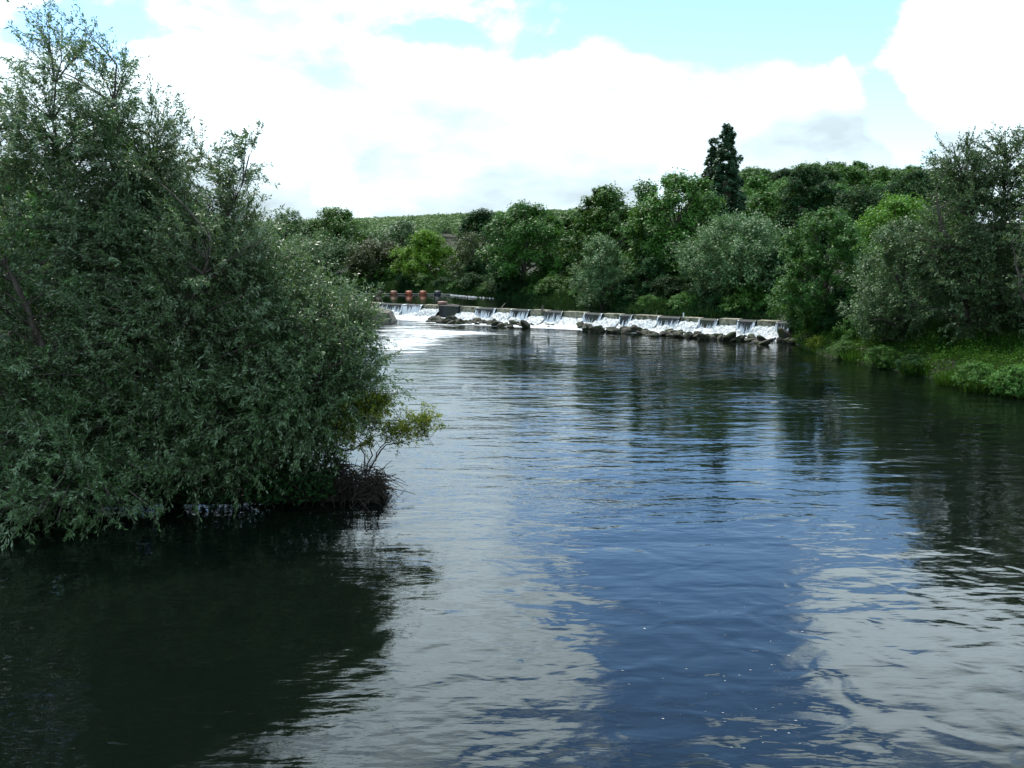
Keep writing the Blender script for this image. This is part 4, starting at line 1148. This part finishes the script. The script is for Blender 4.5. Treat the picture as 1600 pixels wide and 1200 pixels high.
# yellow-green sapling on the tip
b3 = gnd(572, 728, 0.55); b3[1] = 29.6; b3 = at(572, 744, 29.5)
zt = b3[2]
put_willow('sapling', 'small yellow-green sapling leaning out over the river from the island tip', 'sapling', b3, willow(
    64, b3,
    [[b3, at(565, 690, 29.6), at(555, 660, 29.7), at(550, 635, 29.8)], [b3, at(578, 690, 29.5), at(585, 655, 29.5), at(590, 625, 29.6)], [b3 + [.05, 0, 0], at(590, 700, 29.4), at(622, 682, 29.2), at(668, 650, 29.0)],
     [at(535, 705, 29.6), at(565, 697, 29.5), at(590, 696, 29.4), at(612, 704, 29.3)], [b3 + [.05, 0, 0], at(600, 695, 29.3), at(640, 690, 29.2), at(680, 690, 29.1)]],
    [E_(520, 668, 28.6, 0.55, 0.4, 0.35, 1.5), E_(565, 642, 28.8, 0.5, 0.4, 0.42, 1.5), E_(590, 628, 29.0, 0.3, 0.3, 0.25, 0.6), E_(588, 650, 29.6, 0.42, 0.5, 0.5, 1.3), E_(640, 665, 29.1, 0.55, 0.4, 0.28, 1.2), E_(668, 660, 29.0, 0.25, 0.3, 0.35, 0.6), E_(560, 690, 29.6, 0.6, 0.4, 0.25, 0.7), E_(610, 680, 29.3, 0.4, 0.4, 0.3, 0.6)],
    150, 5, 14, 0.085, 0.032, M['yellow'], wind=(0.05, 0, 0.1), tw_len=(0.15, 0.5), rad=0.024, droop=0.3, gap=0.08))

# tangle of dead twigs and roots at the tip of the island
def tangle():
    r = np.random.default_rng(15)
    c = np.array([at(560, 745, 29.4)[0], 29.6, 0.15])
    t_ = thing('brushwood_tangle', 'dark tangle of dead twigs and roots piled on the island tip under the sapling', 'brushwood', tuple(c))
    mb = MB()
    n = 1900
    A = np.stack([r.normal(-1.0, 1.1, n), r.normal(-0.1, 0.5, n), np.abs(r.normal(0.12, 0.36, n)) + 0.18 * wob(r.normal(size=n) * 0 + np.arange(n) * 0.0, 0, 1, 2)], 1)
    A[:, 0] = np.clip(A[:, 0], -4.2, 0.55)
    A[:, 2] *= np.clip(1.1 - 0.35 * np.abs(A[:, 0] + 0.6), 0.3, 1)
    d = unit(r, n); d[:, 2] = d[:, 2] * 0.6 - 0.1; d[:, 0] += 0.2
    d = nrm(d); L = (r.uniform(0.25, 0.75, n) * np.where(r.random(n) < 0.12, 1.7, 1.0))[:, None]
    E = A + d * L + np.array([0, 0, -0.22]) * L
    B = (A + E) / 2 + r.normal(0, 0.07, (n, 3)) + np.array([0, 0, 0.06])
    E[:, 2] = np.maximum(E[:, 2], -0.2)
    P = bez(A, B, E, 5)
    v, q = tubes(P, r.uniform(0.006, 0.017, n)[:, None] * np.linspace(1, 0.5, 5)[None], 4); mb.add(v, q)
    o = link('twigs', mb.build('twigs', M['brush']), t_); o['kind'] = 'stuff'
    # roots curling down to the water at the very tip
    n = 60; mb = MB()
    A = np.stack([r.uniform(0.1, 0.5, n), r.normal(0, 0.3, n), r.uniform(0.1, 0.45, n)], 1)
    E = A + np.stack([r.uniform(0.1, 0.55, n), r.normal(-0.1, 0.2, n), -r.uniform(0.3, 0.7, n)], 1)
    B = (A + E) / 2 + np.stack([r.uniform(0, 0.2, n), 0 * r.random(n), r.uniform(0.02, 0.15, n)], 1)
    v, q = tubes(bez(A, B, E, 6), r.uniform(0.007, 0.016, n)[:, None] * np.linspace(1, 0.5, 6)[None], 4); mb.add(v, q)
    o = link('roots', mb.build('roots', M['brush']), t_); o['kind'] = 'stuff'
tangle()
for (x0, y0, x1, y1, Y, rr_, lab) in [(428, 782, 478, 735, 28.3, 0.016, 'long pale dead stick slanting from the water up into the dark willow'),
                                 (466, 768, 486, 722, 28.4, 0.013, 'short pale dead stick standing steeply beside the long slanting one'),
                                 (490, 722, 512, 752, 28.5, 0.011, 'thin bare stick sloping down into the brushwood tangle')]:
    a = at(x0, y0, Y); b = at(x1, y1, Y + 0.3)
    if y0 > y1: a = gnd(x0, y0, -0.05) if y0 > 775 else a
    P = np.array([[a, a * 0.6 + b * 0.4 + np.array([0, 0, 0.04]), a * 0.3 + b * 0.7 - np.array([0.02, 0, 0.02]), b]])
    v, q = tubes(P, np.array([[rr_, rr_ * 0.9, rr_ * 0.8, rr_ * 0.5]]), 6)
    tag(link('dead_stick', mesh('dead_stick', v - a, q, M['dead']), loc=tuple(a)), lab, 'stick')

# right bank: the tall grey willow and the tree at the frame's edge
Yw = 65.0
b4 = np.array([at(1530, 500, Yw)[0], Yw, 0]); b4[2] = hz(b4[0], b4[1]) - 0.1
put_willow('willow_tree', 'tall grey willow on the right bank with an airy open top against the sky', 'tree', b4, willow(
    65, b4,
    [[b4, at(1530, 400, Yw), at(1510, 300, Yw), at(1490, 225, Yw)], [b4 + [.4, 0, 0], at(1560, 400, Yw), at(1570, 300, Yw), at(1570, 205, Yw)], [b4 + [.6, 0, 0], at(1610, 400, Yw), at(1640, 300, Yw), at(1650, 210, Yw)],
     [b4 - [.4, 0, 0], at(1500, 420, Yw - 1), at(1470, 350, Yw - 2), at(1462, 300, Yw - 2)]],
    [E_(1505, 262, Yw, 1.9, 2.0, 1.5, 6), E_(1575, 248, Yw, 1.9, 2.0, 1.7, 6), E_(1630, 250, Yw, 2.0, 2.0, 1.9, 6), E_(1560, 300, Yw, 2.6, 2.2, 1.4, 6), E_(1540, 330, Yw, 4.0, 3.2, 2.4), E_(1490, 380, Yw - 1, 3.0, 2.6, 2.4), E_(1570, 420, Yw - 1, 4.0, 3.2, 2.8), E_(1640, 400, Yw, 3.4, 3, 3.2), E_(1510, 470, Yw - 2, 3.4, 2.6, 1.9), E_(1600, 490, Yw - 2, 3.4, 2.6, 2.0)],
    640, 7, 18, 0.21, 0.075, M['willow_grey'], wind=(-0.15, 0, 0.1), tw_len=(0.6, 1.5), rad=0.20, sparse_top=(10.5, 14.0, 0.25)))
Y5 = 59.0
b5 = np.array([at(1640, 560, Y5)[0], Y5, 0]); b5[2] = hz(b5[0], b5[1]) - 0.1
put_willow('willow_tree', 'dark leafy tree cut by the right edge of the picture above the bank grass', 'tree', b5, willow(
    66, b5,
    [[b5, at(1640, 450, Y5), at(1640, 320, Y5), at(1645, 205, Y5)], [b5, at(1600, 470, Y5), at(1590, 420, Y5), at(1580, 380, Y5)], [b5, at(1680, 450, Y5), at(1700, 350, Y5), at(1710, 300, Y5)]],
    [E_(1660, 270, Y5, 2.1, 2, 2.4), E_(1660, 350, Y5, 2.2, 2, 2.2), E_(1655, 430, Y5, 2.2, 2.4, 2.2), E_(1655, 500, Y5, 2.2, 2.2, 1.6), E_(1720, 420, Y5, 2.6, 2.5, 3)],
    300, 7, 16, 0.19, 0.07, M['willow'], wind=(-0.1, 0, 0.0), tw_len=(0.5, 1.3), rad=0.16))

# ---------------------------------------------------------------- grass of the right bank
def grass_patch():
    r = np.random.default_rng(19)
    n = 130000
    X = r.uniform(21, 42, n); Y = r.uniform(47, 86, n)
    d = sdist(LOWER, X, Y) + 0.45 * wob(X, Y, 0.7, 3)
    dens = np.where(d < 7, 1.0, 0.35)
    k = (d > -0.40) & (d < 14) & (r.random(n) < dens)
    X, Y, d = X[k], Y[k], d[k]
    n = len(X)
    Z = np.maximum(hgt(X, Y), 0.02)
    clump = wob(X, Y, 1.7, 33); c2 = wob(X, Y, 4.2, 34)
    L = (0.50 + 0.75 * clump + 0.40 * c2 + 0.25 * sst(d, 2, 6)).clip(0.12, 1.5) * r.uniform(0.5, 1.4, n)
    P = np.stack([X, Y, Z - 0.03], 1)
    lean = np.stack([wob(X, Y, 1.1, 35), wob(X, Y, 1.1, 36), np.zeros(n)], 1)
    broad = r.random(n) < 0.66
    D = nrm(np.array([0, 0, 0.9]) + 0.7 * lean + 0.5 * r.normal(0, 1, (n, 3)))
    # broad leaves of nettles and docks sit on top
    P[broad, 2] += L[broad] * r.uniform(0.3, 1.1, broad.sum())
    D[broad] = nrm(unit(r, broad.sum()) * np.array([1, 1, 0.5]))
    N = unit(r, n); N[broad] = nrm(N[broad] + np.array([0, 0, 1.2]))
    Lf = np.where(broad, r.uniform(0.08, 0.20, n), np.minimum(L, 0.9) * 1.1)
    W = np.where(broad, Lf * 0.6, r.uniform(0.02, 0.05, n))
    tone = np.clip(0.30 + 0.5 * wob(X, Y, 0.9, 37) + r.normal(0, 0.15, n), 0, 1)
    me = leaf_mesh('grass', P, D, N, Lf, W, tone, M['grass'])
    tag(link('grass', me), 'rough green grass and nettles covering the right bank', 'grass', kind='stuff')
grass_patch()
def grass_far():
    r = np.random.default_rng(20)
    P0, P1 = UPPER[1:11], UPPER[2:12]
    ln = np.linalg.norm(P1 - P0, axis=1); n = 90000
    k = r.choice(10, n, p=ln / ln.sum()); f = r.random((n, 1))
    Q = P0[k] * (1 - f) + P1[k] * f + r.normal(0, 2.6, (n, 2))
    X, Y = Q[:, 0], Q[:, 1]
    d = sdist(UPPER, X, Y)
    k = (d > -0.35) & (d < 7) & (Y > wline(X) + 1)
    X, Y = X[k], Y[k]; n = len(X)
    d = d[k]
    P = np.stack([X, Y, np.maximum(hgt(X, Y), POOL) - 0.05 + r.random(n) * 0.5 * sst(d, -0.3, 1.5)], 1)
    L = r.uniform(0.3, 0.8, n)
    D = nrm(np.array([0, -0.25, 0.7]) + 0.6 * r.normal(0, 1, (n, 3)))
    tone = np.clip(0.4 + 0.2 * wob(X, Y, 0.4, 38) + r.normal(0, 0.15, n), 0, 1)
    me = leaf_mesh('undergrowth', P, D, unit(r, n), L, L * 0.32, tone, M['dark'], tri=True)
    tag(link('undergrowth', me), 'rough undergrowth along the far bank of the pool', 'undergrowth', kind='stuff')
grass_far()

def reed_clump(px, py, h, rad, n, seed, lab):
    r = np.random.default_rng(seed)
    g = gnd(px, py, 0.05)
    t_ = thing('reed_clump', lab, 'reeds', (g[0], g[1], 0.0), 'reed clumps at the water edge of the right bank')
    a = r.uniform(0, 6.28, n); q = rad * np.sqrt(r.random(n))
    P = np.stack([q * np.cos(a) * 1.4, q * np.sin(a), np.full(n, -0.1)], 1)
    D = nrm(np.stack([np.cos(a) * 0.30 * q / rad, np.sin(a) * 0.30 * q / rad, np.ones(n)], 1) + 0.12 * r.normal(0, 1, (n, 3)))
    L = 0.8 * h * r.uniform(0.5, 1.1, n)
    me = leaf_mesh('blades', P, D, unit(r, n), L, r.uniform(0.03, 0.06, n), np.clip(r.normal(0.28, 0.18, n), 0, 1), M['grass'], curl=0.25)
    o = link('blades', me, t_); o['kind'] = 'stuff'
reed_clump(1432, 585, 1.35, 0.55, 420, 1, 'upright green reed clump standing left of the muddy gap in the bank')
reed_clump(1492, 600, 1.2, 0.7, 520, 2, 'dark reed clump directly right of the muddy gap in the bank')
reed_clump(1545, 611, 1.2, 0.8, 560, 3, 'reed clump hanging over the water near the right edge')
reed_clump(1345, 563, 1.2, 0.8, 420, 4, 'broad grass clump on the narrow bank between the pale bush and the reeds')
reed_clump(1390, 574, 1.0, 0.6, 300, 5, 'low grass clump hanging over the dark water midway along the bank')
M['pale_stone'] = rough_mat('pale_stone', (0.13, 0.12, 0.10), (0.25, 0.23, 0.19), 3.0, 0.9, 0.03)
for k, (px, py, s, lab) in enumerate([(1452, 587, 0.38, 'small pale stone on the muddy gap beside the upright reeds'), (1462, 588, 0.5, 'flat pale stone in the middle of the muddy gap'), (1472, 590, 0.34, 'brown stone on the muddy gap beside the dark reed clump')]):
    g = gnd(px, py)
    me = ROCKS[k + 3].copy(); me.name = 'stone'; me.materials.clear(); me.materials.append(M['pale_stone'])
    o = link('stone', me, None, (g[0], g[1], 0.08)); o.scale = (s * 1.3, s, s * 0.5); o.rotation_euler = (0, 0, k * 1.3)
    tag(o, lab, 'stone')
